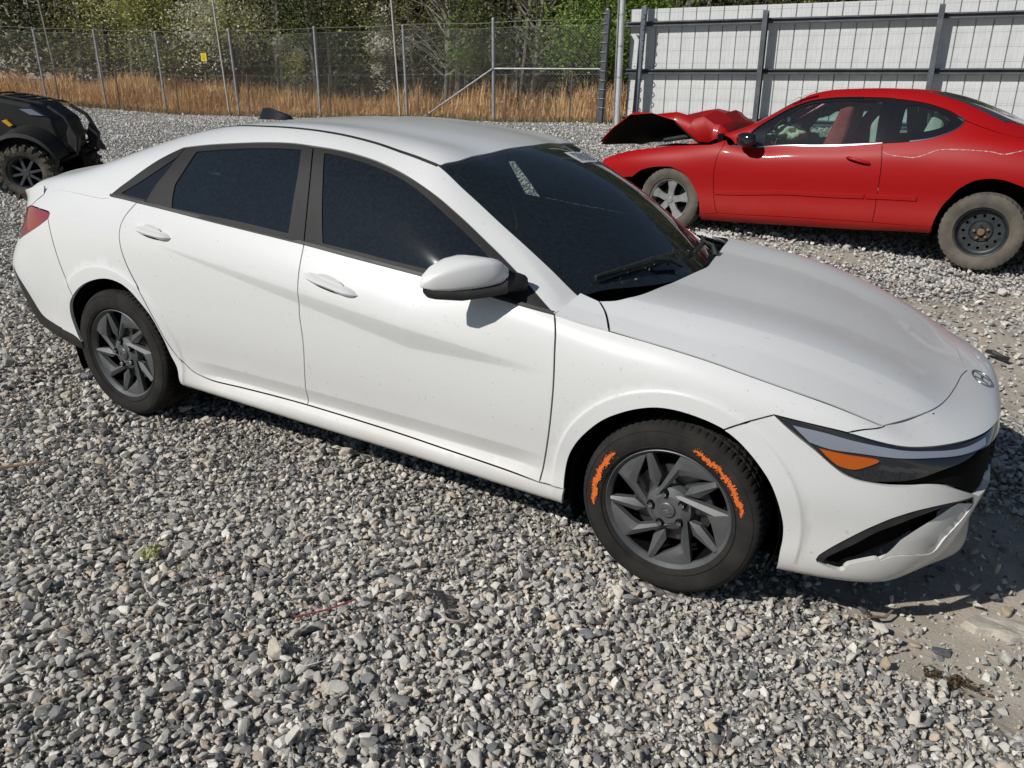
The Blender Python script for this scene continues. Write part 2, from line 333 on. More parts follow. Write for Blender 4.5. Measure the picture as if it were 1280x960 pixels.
# diagonal wires of the mesh: crossing strands, one part
mesh = MB(); h = 2.15; sp = .075; x = -29.0
def fpt(x, v): y = fl(x); return Vector((x, y, gz(x, y)))+UP*v
while x < -6.8:
    for s in (1, -1):
        x0, x1 = (x, x+h*.95) if s > 0 else (x+h*.95, x)
        a, b, va, vb = x0, x1, .03, h
        if max(a, b) > -6.85:
            if s > 0: t = (-6.85-a)/(b-a); b = -6.85; vb = va+(vb-va)*t
            else: t = (a+6.85)/(a-b); va = va+(vb-va)*t; a = -6.85
        if abs(a-b) > .02: mesh.tube([fpt(a, va), fpt(b, vb)], .0017, 3, cap=False)
    x += sp
mo = under(mesh.obj("wire_mesh", WIRE), fence); tag(mo, kind="stuff")
for v in (.05, 1.1, 2.16, 2.28):
    under(MB().tube([fpt(x, v+.012*math.sin(x*2)) for x in np.linspace(-28.9, -6.85, 40)], .0035 if v < 2.2 else .005, 4, cap=False).obj("strand", WIRE), fence)
for v in (.35, .62, .85, 1.35, 1.58, 1.78, 1.98, 2.48, 2.7, 2.92, 3.14):
    under(MB().tube([fpt(x, v+.015*math.sin(x*1.3+v*9)) for x in np.linspace(-28.9, -6.85, 40)], .003, 3, cap=False).obj("strand", WIRE), fence)
under(MB().tube([(-11.75, fl(-11.75)-.05, gz(-11.75, 15)+.05), (-9.78, fl(-9.78)-.045, 1.63)], .021, 8).obj("brace", POST, auto=.6), fence)
under(MB().tube([(-9.76, fl(-9.76), 1.63), (-6.88, fl(-6.88), 1.73)], .021, 8).obj("rail", POST, auto=.6), fence)
farm = empty("low_wire_fence", (-15, 14.4, gz(-15, 14.4)), label="low wire fence on thin brown posts at the foot of the chain link fence", cat="fence")
for x in (-27.6, -24.9, -22.2, -19.87, -17.2, -14.45, -11.72, -9.28, -7.6):
    y = fl(x)-.28; b = Vector((x, y, gz(x, y)-.15)); hh = 1.08+rng.uniform(-.06, .12); d = UP+Vector((rng.normal(0, .03), rng.normal(0, .02), 0))
    m = MB(); M = Matrix.Identity(3); m.box(b+d*(hh/2+.07), (.045, .008, hh+.15)); m.box(b+d*(hh/2+.07)+Vector((0, .016, 0)), (.008, .03, hh+.14)); under(m.obj("t_post", TPOST), farm)
for v in (.3, .6, .9):
    under(MB().tube([Vector((x, fl(x)-.31, gz(x, fl(x)-.28)))+UP*v for x in np.linspace(-27.8, -7.5, 30)], .002, 3, cap=False).obj("strand", WIRE), farm)
sg = MB(); c = fpt(-18.88, 1.6)-Vector((0, .06, 0)); sg.box(c, (.22, .006, .21)); sgn = sg.obj("warning_sign", plain("yellow_sign", (.75, .56, .015), rough=.5), bevel=.002, seg=1)
tag(sgn, "small square yellow sign wired to the chain link fence", "sign")
tx = MB()
for k, (w, v) in enumerate(((.13, .06), (.15, .03), (.09, 0), (.14, -.03), (.12, -.06))): tx.box(c+Vector((0, -.0045, v)), (w, .002, .010))
txo = tx.obj("lettering", plain("sign_print", (.08, .06, .02), rough=.6)); txo.parent = sgn

# white metal wall seen from its frame side
WALLP = noisy("white_metal_sheet", (.60, .61, .60), (.70, .70, .69), 2.5, rough=.5)
GIRT = noisy("girt_steel", (.085, .092, .105), (.14, .148, .16), 4, rough=.55, metal=.3)
WX = Vector((.9992, 0, .0385)); WO = Vector((-6.45, 15.72, .50)); WU = UP
def wp(s, v, d=0): return WO+WX*s+WU*v-Vector((0, d, 0))
wall = empty("metal_sheet_wall", tuple(WO), label="tall white ribbed metal sheet wall with grey steel frame behind the red coupe", cat="wall")
def sheet():
    """one sheet .914 wide with three raised ribs"""
    prof = []
    for r in range(3):
        o = r*.3048; prof += [(o, 0), (o+.003, .042), (o+.020, .042), (o+.024, 0), (o+.115, 0), (o+.121, .0025), (o+.131, .0025), (o+.137, 0), (o+.205, 0), (o+.211, .0025), (o+.221, .0025), (o+.227, 0)]
    prof.append((.912, 0)); return prof
pr = sheet(); V = []; F = []
for (s, d) in pr: V += [tuple(WX*s-Vector((0, -d, 0))), tuple(WX*s+WU*2.52-Vector((0, -d, 0)))]
for i in range(len(pr)-1): F.append((2*i, 2*i+2, 2*i+3, 2*i+1))
sm = None
for k in range(13):
    if sm is None: o = mobj("sheet", V, F, WALLP); sm = o.data
    else: o = link(bpy.data.objects.new("sheet", sm))
    o.location = wp(k*.9144+.02, 0); o.parent = wall; o.location = Vector(o.location)-WO
for nme, v in (("girt", 2.2), ("girt", 1.2), ("girt", .17)):
    m = MB(); W = .10; M = Matrix(((WX.x, 0, WU.x), (0, 1, 0), (WX.z, 0, WU.z)))
    c = wp(5.9, v, .10)
    m.box(c+Vector((0, .02, 0)), (11.9, .004, W), M); m.box(c+WU*(W/2)-Vector((0, .015, 0)), (11.9, .07, .004), M); m.box(c-WU*(W/2)-Vector((0, .015, 0)), (11.9, .07, .004), M)
    m.box(c+WU*(W/2-.012)-Vector((0, .05, 0)), (11.9, .003, .028), M); m.box(c-WU*(W/2-.012)-Vector((0, .05, 0)), (11.9, .003, .028), M)
    under(m.obj(nme, GIRT), wall)
for s in (3.12, 6.43, 9.74):
    m = MB(); M = Matrix(((WX.x, 0, WU.x), (0, 1, 0), (WX.z, 0, WU.z))); c = wp(s, 1.14, .24)
    m.box(c, (.006, .16, 2.5), M); m.box(c-Vector((0, .083, 0)), (.10, .006, 2.5), M); m.box(c+Vector((0, .083, 0)), (.10, .006, 2.5), M)
    under(m.obj("post", GIRT), wall)
for v in np.arange(.35, 2.5, .265):
    under(MB().tube([wp(.1, v+.004, .045), wp(6, v, .045), wp(11.8, v+.006, .045)], .0016, 4, cap=False).obj("wire", WIRE), wall)
for s in np.arange(.12, 11.8, .155):
    pass
# gate post group at the end of the wall
gp = empty("gate_post", (-6.78, 15.15, gz(-6.78, 15.15)), label="dark square steel gate post with wire loops at the end of the chain link fence", cat="post")
b = Vector((-6.80, 15.12, gz(-6.8, 15.12)))
M = Matrix.Identity(3)
under(MB().box(b+UP*1.2, (.13, .13, 2.45)).obj("shaft", noisy("dark_post", (.05, .055, .06), (.09, .095, .10), 6, rough=.6), bevel=.008), gp)
for k in range(11): under(MB().tube([b+UP*(.35+k*.2)+Vector((-.085+.17*j/8, -.075-.02*math.sin(j/8*3.14), 0)) for j in range(9)], .006, 5).obj("wire_loop", WIRE), gp)
pl = empty("light_pole", (-6.35, 14.95, gz(-6.35, 14.95)), label="slender pale steel pole rising past the end of the white wall", cat="pole")
b = Vector((-6.35, 14.95, gz(-6.35, 14.95)))
under(MB().tube([b-UP*.1, b+UP*4.8], .062, 16).obj("shaft", noisy("pale_steel", (.52, .53, .54), (.62, .62, .62), 5, rough=.45, metal=.3), auto=.6), pl)
for v in (1.0, 1.65, 2.3): under(MB().tube([b+UP*v, b+UP*(v+.03)], .068, 16).obj("band", GALV, auto=.6), pl)
under(MB().tube([b+UP*.0+Vector((-.09, -.02, 0)), b+UP*4.6+Vector((-.09, -.02, 0))], .017, 8).obj("conduit", GALV, auto=.6), pl)
g2 = empty("steel_end_post", (-6.02, 15.5, gz(-6, 15.5)), label="blue grey steel post at the left edge of the white wall with loops of wire", cat="post")
b = Vector((-6.05, 15.42, gz(-6, 15.4)))
under(MB().box(b+UP*1.25, (.11, .11, 2.5)).obj("shaft", noisy("bluegrey_post", (.10, .115, .14), (.15, .17, .20), 5, rough=.5), bevel=.006), g2)
for k in range(10): under(MB().tube([b+UP*(.3+k*.22)+Vector((.05+.05*math.sin(j/8*3.14), -.06, .05*math.cos(j/8*3.14))) for j in range(9)], .011, 5).obj("wire_loop", BLACK_PL), g2)

# ============================================================ woods, grass
def leaf_mat(name, c1, c2, c3, sss=.0):
    m, nt, b = nodes(name); L = nt.links; at = nt.nodes.new("ShaderNodeAttribute"); at.attribute_name = "tone"
    r = ramp(nt, [(0, c1), (.5, c2), (1, c3)]); L.new(at.outputs['Fac'], r.inputs[0]); L.new(r.outputs[0], b.inputs['Base Color']); setp(b, rough=.6, spec=.25)
    tl = nt.nodes.new("ShaderNodeBsdfTranslucent"); L.new(r.outputs[0], tl.inputs[0]); mx = nt.nodes.new("ShaderNodeMixShader"); mx.inputs[0].default_value = .28
    out = nt.nodes["Material Output"]; L.new(b.outputs[0], mx.inputs[1]); L.new(tl.outputs[0], mx.inputs[2]); L.new(mx.outputs[0], out.inputs[0]); return m
def quads(name, C, size, mat, parent=None, up=.0, asp=.6, tone=None, seed=0, kind=None):
    """a cloud of leaf-sized faces"""
    r = np.random.default_rng(seed); n = len(C); size = np.broadcast_to(size, n)[:, None]
    a = r.normal(size=(n, 3)); a[:, 2] *= .7; a /= np.linalg.norm(a, axis=1)[:, None]
    b = np.cross(a, r.normal(size=(n, 3))); b /= np.linalg.norm(b, axis=1)[:, None]
    V = np.stack([C-a*size, C+b*size*asp, C+a*size, C-b*size*asp], 1).reshape(-1, 3)
    me = bpy.data.meshes.new(name); me.vertices.add(4*n); me.vertices.foreach_set("co", V.astype(np.float32).ravel())
    me.loops.add(4*n); me.loops.foreach_set("vertex_index", np.arange(4*n, dtype=np.int32)); me.polygons.add(n); me.polygons.foreach_set("loop_start", np.arange(0, 4*n, 4, dtype=np.int32)); me.update(calc_edges=True)
    t = r.random(n) if tone is None else np.clip(tone+r.normal(0, .12, n), 0, 1)
    at = me.attributes.new("tone", 'FLOAT', 'POINT'); at.data.foreach_set("value", np.repeat(t, 4).astype(np.float32)); me.materials.append(mat)
    o = link(bpy.data.objects.new(name, me), parent); return tag(o, kind=kind)
BARK = noisy("bark", (.06, .05, .04), (.14, .12, .10), 12, bump=.6, rough=.95)
PALEBARK = noisy("grey_bark", (.16, .145, .125), (.27, .25, .22), 12, bump=.5, rough=.95)
LM = {'olive': leaf_mat("olive_leaf", (.19, .205, .055), (.40, .415, .115), (.58, .58, .22)), 'green': leaf_mat("green_leaf", (.07, .115, .027), (.16, .25, .05), (.28, .39, .095)),
      'dark': leaf_mat("dark_leaf", (.07, .078, .035), (.16, .165, .072), (.28, .27, .13)), 'blossom': leaf_mat("blossom", (.26, .27, .16), (.55, .55, .42), (.80, .78, .70)), 'bright': leaf_mat("bright_leaf", (.08, .14, .025), (.18, .29, .045), (.31, .43, .08))}
def tree(name, x, y, h, rad, mats, n, label, size=.048, clumps=34, low=.25, trunk=.09, bark=BARK, group=None, bare=0):
    z = gz(x, y); T = empty(name, (x, y, z), label=label, cat="tree", group=group); r = np.random.default_rng(int(abs(x*31+y*7)*10))
    m = MB(); tips = []
    nst = 1 if rad < 2 else 3
    for s in range(nst):
        ex = r.normal(0, .12, 2)*h*.35; pts = [Vector((r.normal(0, .15)*(nst > 1), r.normal(0, .15)*(nst > 1), -.2))]
        for k in range(1, 6): t = k/5; pts.append(Vector((ex[0]*t+r.normal(0, .05), ex[1]*t+r.normal(0, .05), h*.82*t)))
        m.tube(pts, [trunk*(1-.16*k) for k in range(6)], 7)
        for k in range(12+bare):
            t = r.uniform(.18, .95); base = pts[0].lerp(pts[-1], t); q = r.uniform(0, 6.28); L = rad*r.uniform(.5, 1.0)*(1.1-.5*t)
            e = base+Vector((math.cos(q)*L, math.sin(q)*L, L*r.uniform(.3, .9))); mid = base.lerp(e, .5)+Vector((0, 0, L*.08))
            m.tube([base, mid, e], [trunk*.38*(1-.5*t), trunk*.22, trunk*.07], 5, cap=False); tips += [e, mid]
            for kk in range(2):
                e2 = mid+Vector(r.normal(0, .35, 3))*L+Vector((0, 0, .15*L)); m.tube([mid, e2], [trunk*.13, trunk*.04], 4, cap=False); tips.append(e2)
    m.obj("trunk", bark, T, auto=.9)
    for mi, (mk, share) in enumerate(mats):
        nn = int(n*share*1.9); cs = []
        for k in range(clumps):
            if r.random() < .6 and tips: c = np.array(tips[r.integers(len(tips))])
            else:
                q = r.normal(size=3); q /= np.linalg.norm(q); c = np.array([0, 0, h*(.5+low/2)])+q*np.array([rad, rad, h*(1-low)/2])*r.uniform(.45, 1)
            if c[2] < h*low*.6: c[2] = h*low*r.uniform(.7, 1.4)
            cs.append((c, rad*r.uniform(.14, .34)))
        G_ = [c+r.normal(size=(max(2, int(nn/clumps*r.uniform(.4, 1.6))), 3))*s*np.array([1, 1, .75]) for c, s in cs]; C = np.concatenate(G_); C[:, 2] = np.maximum(C[:, 2], .1)
        tone_ = np.concatenate([np.full(len(q_), r.uniform(.05, .95)) for q_ in G_])
        quads("crown" if mi == 0 else "blossoms" if mk == 'blossom' else "crown", C, r.uniform(.6, 1.3, len(C))*size, LM[mk], T, seed=int(r.integers(1e6)), tone=tone_)
    return T
tree("leafy_tree", -29.5, 19.0, 7.5, 2.9, [('dark', .4), ('olive', .6)], 5200, "dull olive tree at the far left behind the chain link fence", group="trees behind the fence")
tree("leafy_tree", -25.3, 17.9, 6.8, 2.3, [('olive', .75), ('blossom', .12), ('green', .2)], 5600, "rounded yellow green tree left of the pale blossoming tree", group="trees behind the fence", low=.18)
tree("blossoming_tree", -20.6, 17.0, 6.2, 1.85, [('blossom', .9), ('olive', .35)], 6500, "pale blossoming tree with a dark trunk left of the yellow sign", group="trees behind the fence", low=.26, trunk=.11, size=.042)
tree("leafy_tree", -20.5, 21.0, 8.0, 2.6, [('green', .8), ('dark', .3)], 5200, "fresh green tree behind the yellow sign", group="trees behind the fence", low=.12)
tree("blossoming_shrub", -18.2, 17.3, 2.9, .55, [('blossom', .8), ('olive', .3)], 700, "narrow white blossoming shrub just right of the yellow sign", group="trees behind the fence", low=.3, trunk=.035, size=.04, clumps=9)
tree("leafy_tree", -16.6, 20.5, 8.0, 2.5, [('dark', .6), ('olive', .4)], 4300, "dark tree between the yellow sign and the white shrub", group="trees behind the fence", low=.12)
tree("blossoming_shrub", -14.9, 17.6, 3.2, .7, [('blossom', .7), ('dark', .4)], 800, "thin white flowering shrub behind the middle of the fence", group="trees behind the fence", low=.35, trunk=.035, size=.04, clumps=10)
tree("bare_tree", -13.6, 19.0, 8.0, 2.2, [('dark', .7)], 1500, "mostly bare grey tree above the middle of the fence", group="trees behind the fence", trunk=.08, bark=PALEBARK, bare=22)
tree("leafy_tree", -12.3, 18.6, 4.2, 1.1, [('green', .5), ('dark', .5)], 2300, "low dark green bush left of the bare tree trunks", group="trees behind the fence", low=.1, trunk=.05)
tree("bare_tree", -10.9, 19.6, 8.5, 2.4, [('dark', .6), ('olive', .3)], 2100, "bare limbed tree just left of the bright green tree", group="trees behind the fence", trunk=.09, bark=PALEBARK, bare=20)
tree("leafy_tree", -8.2, 18.3, 7.2, 1.75, [('bright', .7), ('green', .4)], 8200, "bright green bushy tree beside the end of the white wall", group="trees behind the fence", low=.04, size=.042, clumps=48)
tree("leafy_tree", -5.2, 21.5, 8.2, 2.4, [('dark', .7), ('olive', .35)], 4200, "dark tree showing over the left end of the white wall", group="trees behind the fence", low=.2)
tree("leafy_tree", -1.2, 21.5, 8.0, 2.6, [('olive', .6), ('dark', .4)], 4200, "olive tree showing over the middle of the white wall", group="trees behind the fence", low=.2)
tree("leafy_tree", 2.8, 22, 8.0, 2.6, [('olive', .5), ('dark', .5)], 3600, "olive tree behind the right part of the white wall", group="trees behind the fence", low=.2)
# the wood behind reads as one mass
nW = 300000; WXs = rng.uniform(-48, 9, nW); WYs = rng.uniform(23, 36, nW); WZ = rng.uniform(0, 1, nW)**.85*9.5
k = vn(WXs*.9, WZ*.9, .55, 8)+.5*vn(WXs, WZ, 1.7, 9) > .30; C = np.column_stack([WXs, WYs, WZ+.2])[k]
wd = quads("wood", C, rng.uniform(.07, .18, len(C)), leaf_mat("wood_leaf", (.03, .035, .015), (.08, .082, .033), (.17, .16, .07)), seed=5, tone=np.clip(vn(C[:, 0], C[:, 2], .8, 4), 0, 1))
tag(wd, "dark mass of woodland behind the trees", "wood", kind="stuff")
tm = MB()
for k in range(130):
    x = rng.uniform(-48, 8); y = rng.uniform(20.5, 29); tm.tube([(x, y, gz(x, y)-.2), (x+rng.normal(0, .3), y, 4), (x+rng.normal(0, .6), y, 9.5)], [rng.uniform(.04, .12), .06, .02], 5, cap=False)
tb = tm.obj("wood_trunks", PALEBARK); tag(tb, "slim grey trunks of the woodland behind the fence", "wood", kind="stuff")
# dry grass
def blades(name, X, Y, H, mat, label, lean=.35, w=.006, seed=1):
    r = np.random.default_rng(seed); n = len(X); Z = ground_z(X, Y); q = r.uniform(0, 6.28, n); l = np.abs(r.normal(0, lean, n))*H; dx, dy = np.cos(q)*l, np.sin(q)*l
    px, py = -np.sin(q)*w, np.cos(q)*w; ww = r.uniform(.6, 1.6, n)*(1+H); px = px*ww; py = py*ww
    B = np.column_stack([X, Y, Z]); P = np.column_stack([px, py, 0*px]); m1 = B+np.column_stack([dx*.35, dy*.35, H*.6]); e = B+np.column_stack([dx, dy, H*np.sqrt(np.maximum(1-(l/H)**2*.6, .1))])
    V = np.stack([B-P, B+P, m1+P*.8, m1-P*.8, e], 1).reshape(-1, 3); i = np.arange(n)*5
    F = [(a, a+1, a+2, a+3) for a in i]+[(a+3, a+2, a+4) for a in i]
    o = mobj(name, V, F, mat); at = o.data.attributes.new("tone", 'FLOAT', 'POINT'); at.data.foreach_set("value", np.repeat(np.clip(r.random(n)*.6+.4*vn(X, Y, .9, 6), 0, 1), 5).astype(np.float32))
    return tag(o, label, "grass", kind="stuff")
n = 30000; X = rng.uniform(-34, -6.6, n); Y = 13.6+(X+29)*.0798+.12+rng.random(n)**1.3*5.5
tall = np.clip(vn(X, Y, .8, 11)*1.3+.15, .2, 1.2); keep = rng.random(n) < np.clip(vn(X, Y, .55, 12)*2.2-.35, .05, 1)
edge = np.clip((Y-(13.6+(X+29)*.0798))/.9, .15, 1)
X, Y, Hh = X[keep], Y[keep], (tall*rng.uniform(.5, 1.1, n)*edge*.92)[keep]
blades("dry_grass", X, Y, Hh, leaf_mat("dry_grass", (.42, .24, .10), (.72, .45, .21), (.88, .68, .40)), "tall tawny dry grass standing along the fence", w=.0075, lean=.5)
n = 5000; X = rng.uniform(-34, -6.6, n); Y = 13.6+(X+29)*.0798-.05+rng.normal(0, .2, n)
blades("low_weeds", X, Y, rng.uniform(.05, .22, n), leaf_mat("weeds", (.14, .10, .05), (.28, .21, .11), (.30, .27, .13)), "short dead weeds at the foot of the fence", lean=.6, seed=3)
n = 9000; X = rng.uniform(-36, -6, n); Y = 17.5+rng.random(n)*5
brush = quads("brush", np.column_stack([X, Y, gz(-15, 18)+rng.random(n)**1.5*1.6]), rng.uniform(.03, .09, n), leaf_mat("brush_leaf", (.07, .045, .03), (.15, .10, .065), (.24, .17, .11)), seed=12, asp=.25)
tag(brush, "brown tangled brush between the dry grass and the trees", "brush", kind="stuff")

# ============================================================ body surfaces
def smooth(a,b,x):
    t=np.clip((x-a)/(b-a),0,1); return t*t*(3-2*t)
class Surf:
    def __init__(s,G,disp=None):
        s.G=np.asarray(G,float); s.disp=disp
        s.tu=np.r_[0,np.cumsum(np.linalg.norm(np.diff(s.G,axis=0),axis=2).mean(1))]
        s.tv=np.r_[0,np.cumsum(np.linalg.norm(np.diff(s.G,axis=1),axis=2).mean(0))]
        s.Tu=s.mat(s.tu); s.Tv=s.mat(s.tv)
        s.Mu=np.einsum('ij,jkc->ikc',s.Tu,s.G)
    @staticmethod
    def mat(t):
        n=len(t); h=np.diff(t); A=np.zeros((n,n)); B=np.zeros((n,n)); A[0,0]=A[-1,-1]=1
        for i in range(1,n-1):
            A[i,i-1]=h[i-1]; A[i,i]=2*(h[i-1]+h[i]); A[i,i+1]=h[i]
            B[i,i-1]=6/h[i-1]; B[i,i+1]=6/h[i]; B[i,i]=-6/h[i-1]-6/h[i]
        return np.linalg.solve(A,B)
    @staticmethod
    def co(t,q):
        k=np.clip(np.searchsorted(t,q)-1,0,len(t)-2); h=t[k+1]-t[k]; a=(t[k+1]-q)/h; b=(q-t[k])/h
        return k,a,b,(a**3-a)*h*h/6,(b**3-b)*h*h/6
    def pos(s,uv):
        uv=np.atleast_2d(np.asarray(uv,float))
        k,a,b,c,d=s.co(s.tu,uv[:,0]); e=lambda w:w[:,None,None]
        R=e(a)*s.G[k]+e(b)*s.G[k+1]+e(c)*s.Mu[k]+e(d)*s.Mu[k+1]      # (n,cols,3)
        M=np.einsum('ij,njc->nic',s.Tv,R)
        k,a,b,c,d=s.co(s.tv,uv[:,1]); i=np.arange(len(uv)); e=lambda w:w[:,None]
        p=e(a)*R[i,k]+e(b)*R[i,k+1]+e(c)*M[i,k]+e(d)*M[i,k+1]
        if s.disp is not None: p=s.disp(p)
        return p
    def nor(s,uv,h=.004):
        uv=np.atleast_2d(np.asarray(uv,float))
        du=s.pos(uv+[h,0])-s.pos(uv-[h,0]); dv=s.pos(uv+[0,h])-s.pos(uv-[0,h])
        n=np.cross(du,dv); n/=np.linalg.norm(n,axis=1)[:,None]+1e-12
        return n
HOODC=((-.55,-.30,-.08,.18,.43,.60,.72,.84),(.69,.675,.657,.62,.56,.515,.48,.44))
def dispB(p):
    q=p.copy(); c=np.interp(p[:,0],*HOODC); d=np.abs(np.abs(p[:,1])-c)
    s=np.abs(p[:,1])-c
    q[:,2]+=.012*np.where(s>0,np.clip(1-s/.11,0,1),np.clip(1+s/.32,0,1))*(1-smooth(.62,.80,p[:,0])); return q
def dispA(p):
    q=p.copy(); x,y,z=p[:,0],p[:,1],p[:,2]
    side=smooth(.25,.75,np.abs(y))
    # swept crease on the doors: a ridge from the rear handle down to the front door edge
    z1=.908-.0946*(x+2.468)
    xc,zc=-1.03,.69
    zl=np.where(x<xc,.904+(x+2.42)*(zc-.904)/(xc+2.42),zc+(x-xc)*(.712-zc)/(-.40-xc))
    zl=np.minimum(zl,z1-.0005)
    H=.32*(z1-zl)*smooth(-2.45,-2.2,x)*(1-smooth(-.75,-.40,x))
    t=(z-zl)/(z1-zl)
    d=np.where(z<z1,np.clip(t,0,1),1-smooth(0,.16,z-z1))*H
    # undercut above the sill
    d=d-.022*np.where(z>.325,np.clip((.388-z)/.063,0,1),np.clip((z-.268)/.057,0,1))*smooth(-2.3,-2.05,x)*(1-smooth(-.62,-.40,x))
    # wheel arch lips
    for x0 in(0.,-2.72):
        r=np.hypot(x-x0,z-.318); d=d+.006*(1-smooth(.424,.436,r))*smooth(.2,.3,z)
    # dip under the crease behind the tail lamp
    q[:,1]=y+np.sign(y)*d*side
    return q
# ---- perimeter shell: plan stations (x, half width)
PL=[(.935,-.25),(.940,0),(.935,.25),(.912,.46),(.845,.64),(.71,.765),(.53,.838),(.30,.887),(0,.908),(-.31,.91),(-.55,.908),(-.95,.905),(-1.55,.907),(-2.2,.912),(-2.72,.915),(-3.1,.900),(-3.40,.868),(-3.63,.80),(-3.765,.66),(-3.81,.38),(-3.82,0),(-3.81,-.38)]
#   (d,z) for levels 0..6
LV=[None,
 [(.13,.175),(.05,.215),(.03,.33),(.0,.47),(.003,.585),(.03,.662),(.20,.728)],
 [(.13,.175),(.05,.215),(.03,.33),(.0,.47),(.003,.585),(.03,.662),(.20,.728)],
 [(.10,.19),(.03,.22),(.025,.33),(.0,.47),(.004,.58),(.032,.654),(.22,.722)],
 [(.11,.19),(.065,.215),(.012,.33),(.0,.47),(.006,.575),(.034,.644),(.22,.714)],
 [(.08,.18),(.036,.203),(.004,.33),(.0,.47),(.006,.585),(.026,.657),(.15,.724)],
 [(.08,.18),(.012,.208),(.004,.33),(.0,.48),(.005,.61),(.018,.702),(.075,.765)],
 [(.08,.185),(.014,.21),(.004,.33),(.0,.49),(.004,.645),(.015,.752),(.07,.822)],
 [(.08,.19),(.018,.22),(.006,.34),(.0,.51),(.003,.69),(.015,.80),(.072,.878)],
 [(.08,.195),(.030,.225),(.030,.33),(.012,.51),(.0,.69),(.015,.825),(.075,.905)],
 [(.08,.195),(.030,.225),(.034,.33),(.014,.51),(.0,.69),(.012,.845),(.06,.93)],
 [(.08,.20),(.031,.23),(.036,.33),(.016,.51),(.0,.70),(.010,.86),(.065,.985)],
 [(.08,.205),(.031,.235),(.036,.335),(.016,.51),(.0,.70),(.010,.88),(.075,1.04)],
 [(.08,.215),(.029,.245),(.030,.345),(.012,.52),(.0,.71),(.012,.90),(.085,1.075)],
 [(.08,.23),(.02,.26),(.008,.36),(.0,.53),(.0,.71),(.022,.90),(.095,1.085)],
 [(.08,.25),(.02,.28),(.006,.39),(.0,.54),(.004,.71),(.034,.89),(.105,1.065)],
 [(.10,.265),(.04,.295),(.012,.41),(.0,.54),(.008,.70),(.05,.87),(.125,1.035)],
 [(.14,.27),(.08,.305),(.03,.42),(.0,.56),(.02,.68),(.095,.83),(.125,.995)],
 [(.17,.275),(.11,.31),(.04,.43),(.0,.57),(.025,.68),(.13,.82),(.085,.965)],
 [(.16,.28),(.10,.32),(.035,.43),(.0,.57),(.03,.69),(.10,.84),(.035,1.015)],
 [(.16,.28),(.10,.32),(.035,.43),(.0,.57),(.03,.69),(.10,.85),(.035,1.05)],None]
NOSE={0:(.76,-.21,.720),1:(.77,0,.719),2:(.76,.21,.720),3:(.73,.39,.727),4:(.668,.55,.736),5:(.588,.675,.738)}
LV[0]=LV[2]; LV[-1]=LV[-3]
def perim():
    pl=np.array(PL); n=len(pl); G=np.zeros((n,7,3))
    for i in range(n):
        a=pl[max(i-1,0)]; b=pl[min(i+1,n-1)]; t=(b-a)/np.linalg.norm(b-a); nrm=np.array([t[1],-t[0]])  # outward
        if nrm@ (pl[i]-np.array([-1.4,0]))<0: nrm=-nrm
        for j,(d,z) in enumerate(LV[i]):
            q=pl[i]-nrm*d; G[i,j]=(q[0],-q[1],z)
    for i,(x,w,z) in NOSE.items(): G[i,6]=(x,-w,z)
    return G
def row(x,ws,zs):
    xs=np.broadcast_to(x,len(ws)); return [(a,-w,z) for a,w,z in zip(xs,ws,zs)]
def mirror(rows):
    G=np.array(rows); L=G[:,:-1][:,::-1].copy(); L[:,:,1]*=-1
    return np.concatenate([G,L],1)
def hoodG():
    R=[]
    #      x     z: c0 edge, c1, c2 crease, c3, c4 centre   
    for x,we,c,ze,zc,z0 in [(-.55,.885,.69,.918,.958,.968),(-.30,.88,.675,.887,.944,.957),(-.08,.875,.657,.859,.925,.94),(.18,.868,.62,.823,.893,.91),(.43,.832,.56,.764,.833,.85),(.60,.785,.515,.712,.772,.79),(.72,.73,.48,.684,.725,.741),(.84,.68,.44,.648,.688,.703)]:
        R.append(row(x,[we,(we+c)/2,c,c*.55,0],[ze,(ze+zc)/2+.004,zc,zc+(z0-zc)*.75,z0]))
    return mirror(R)
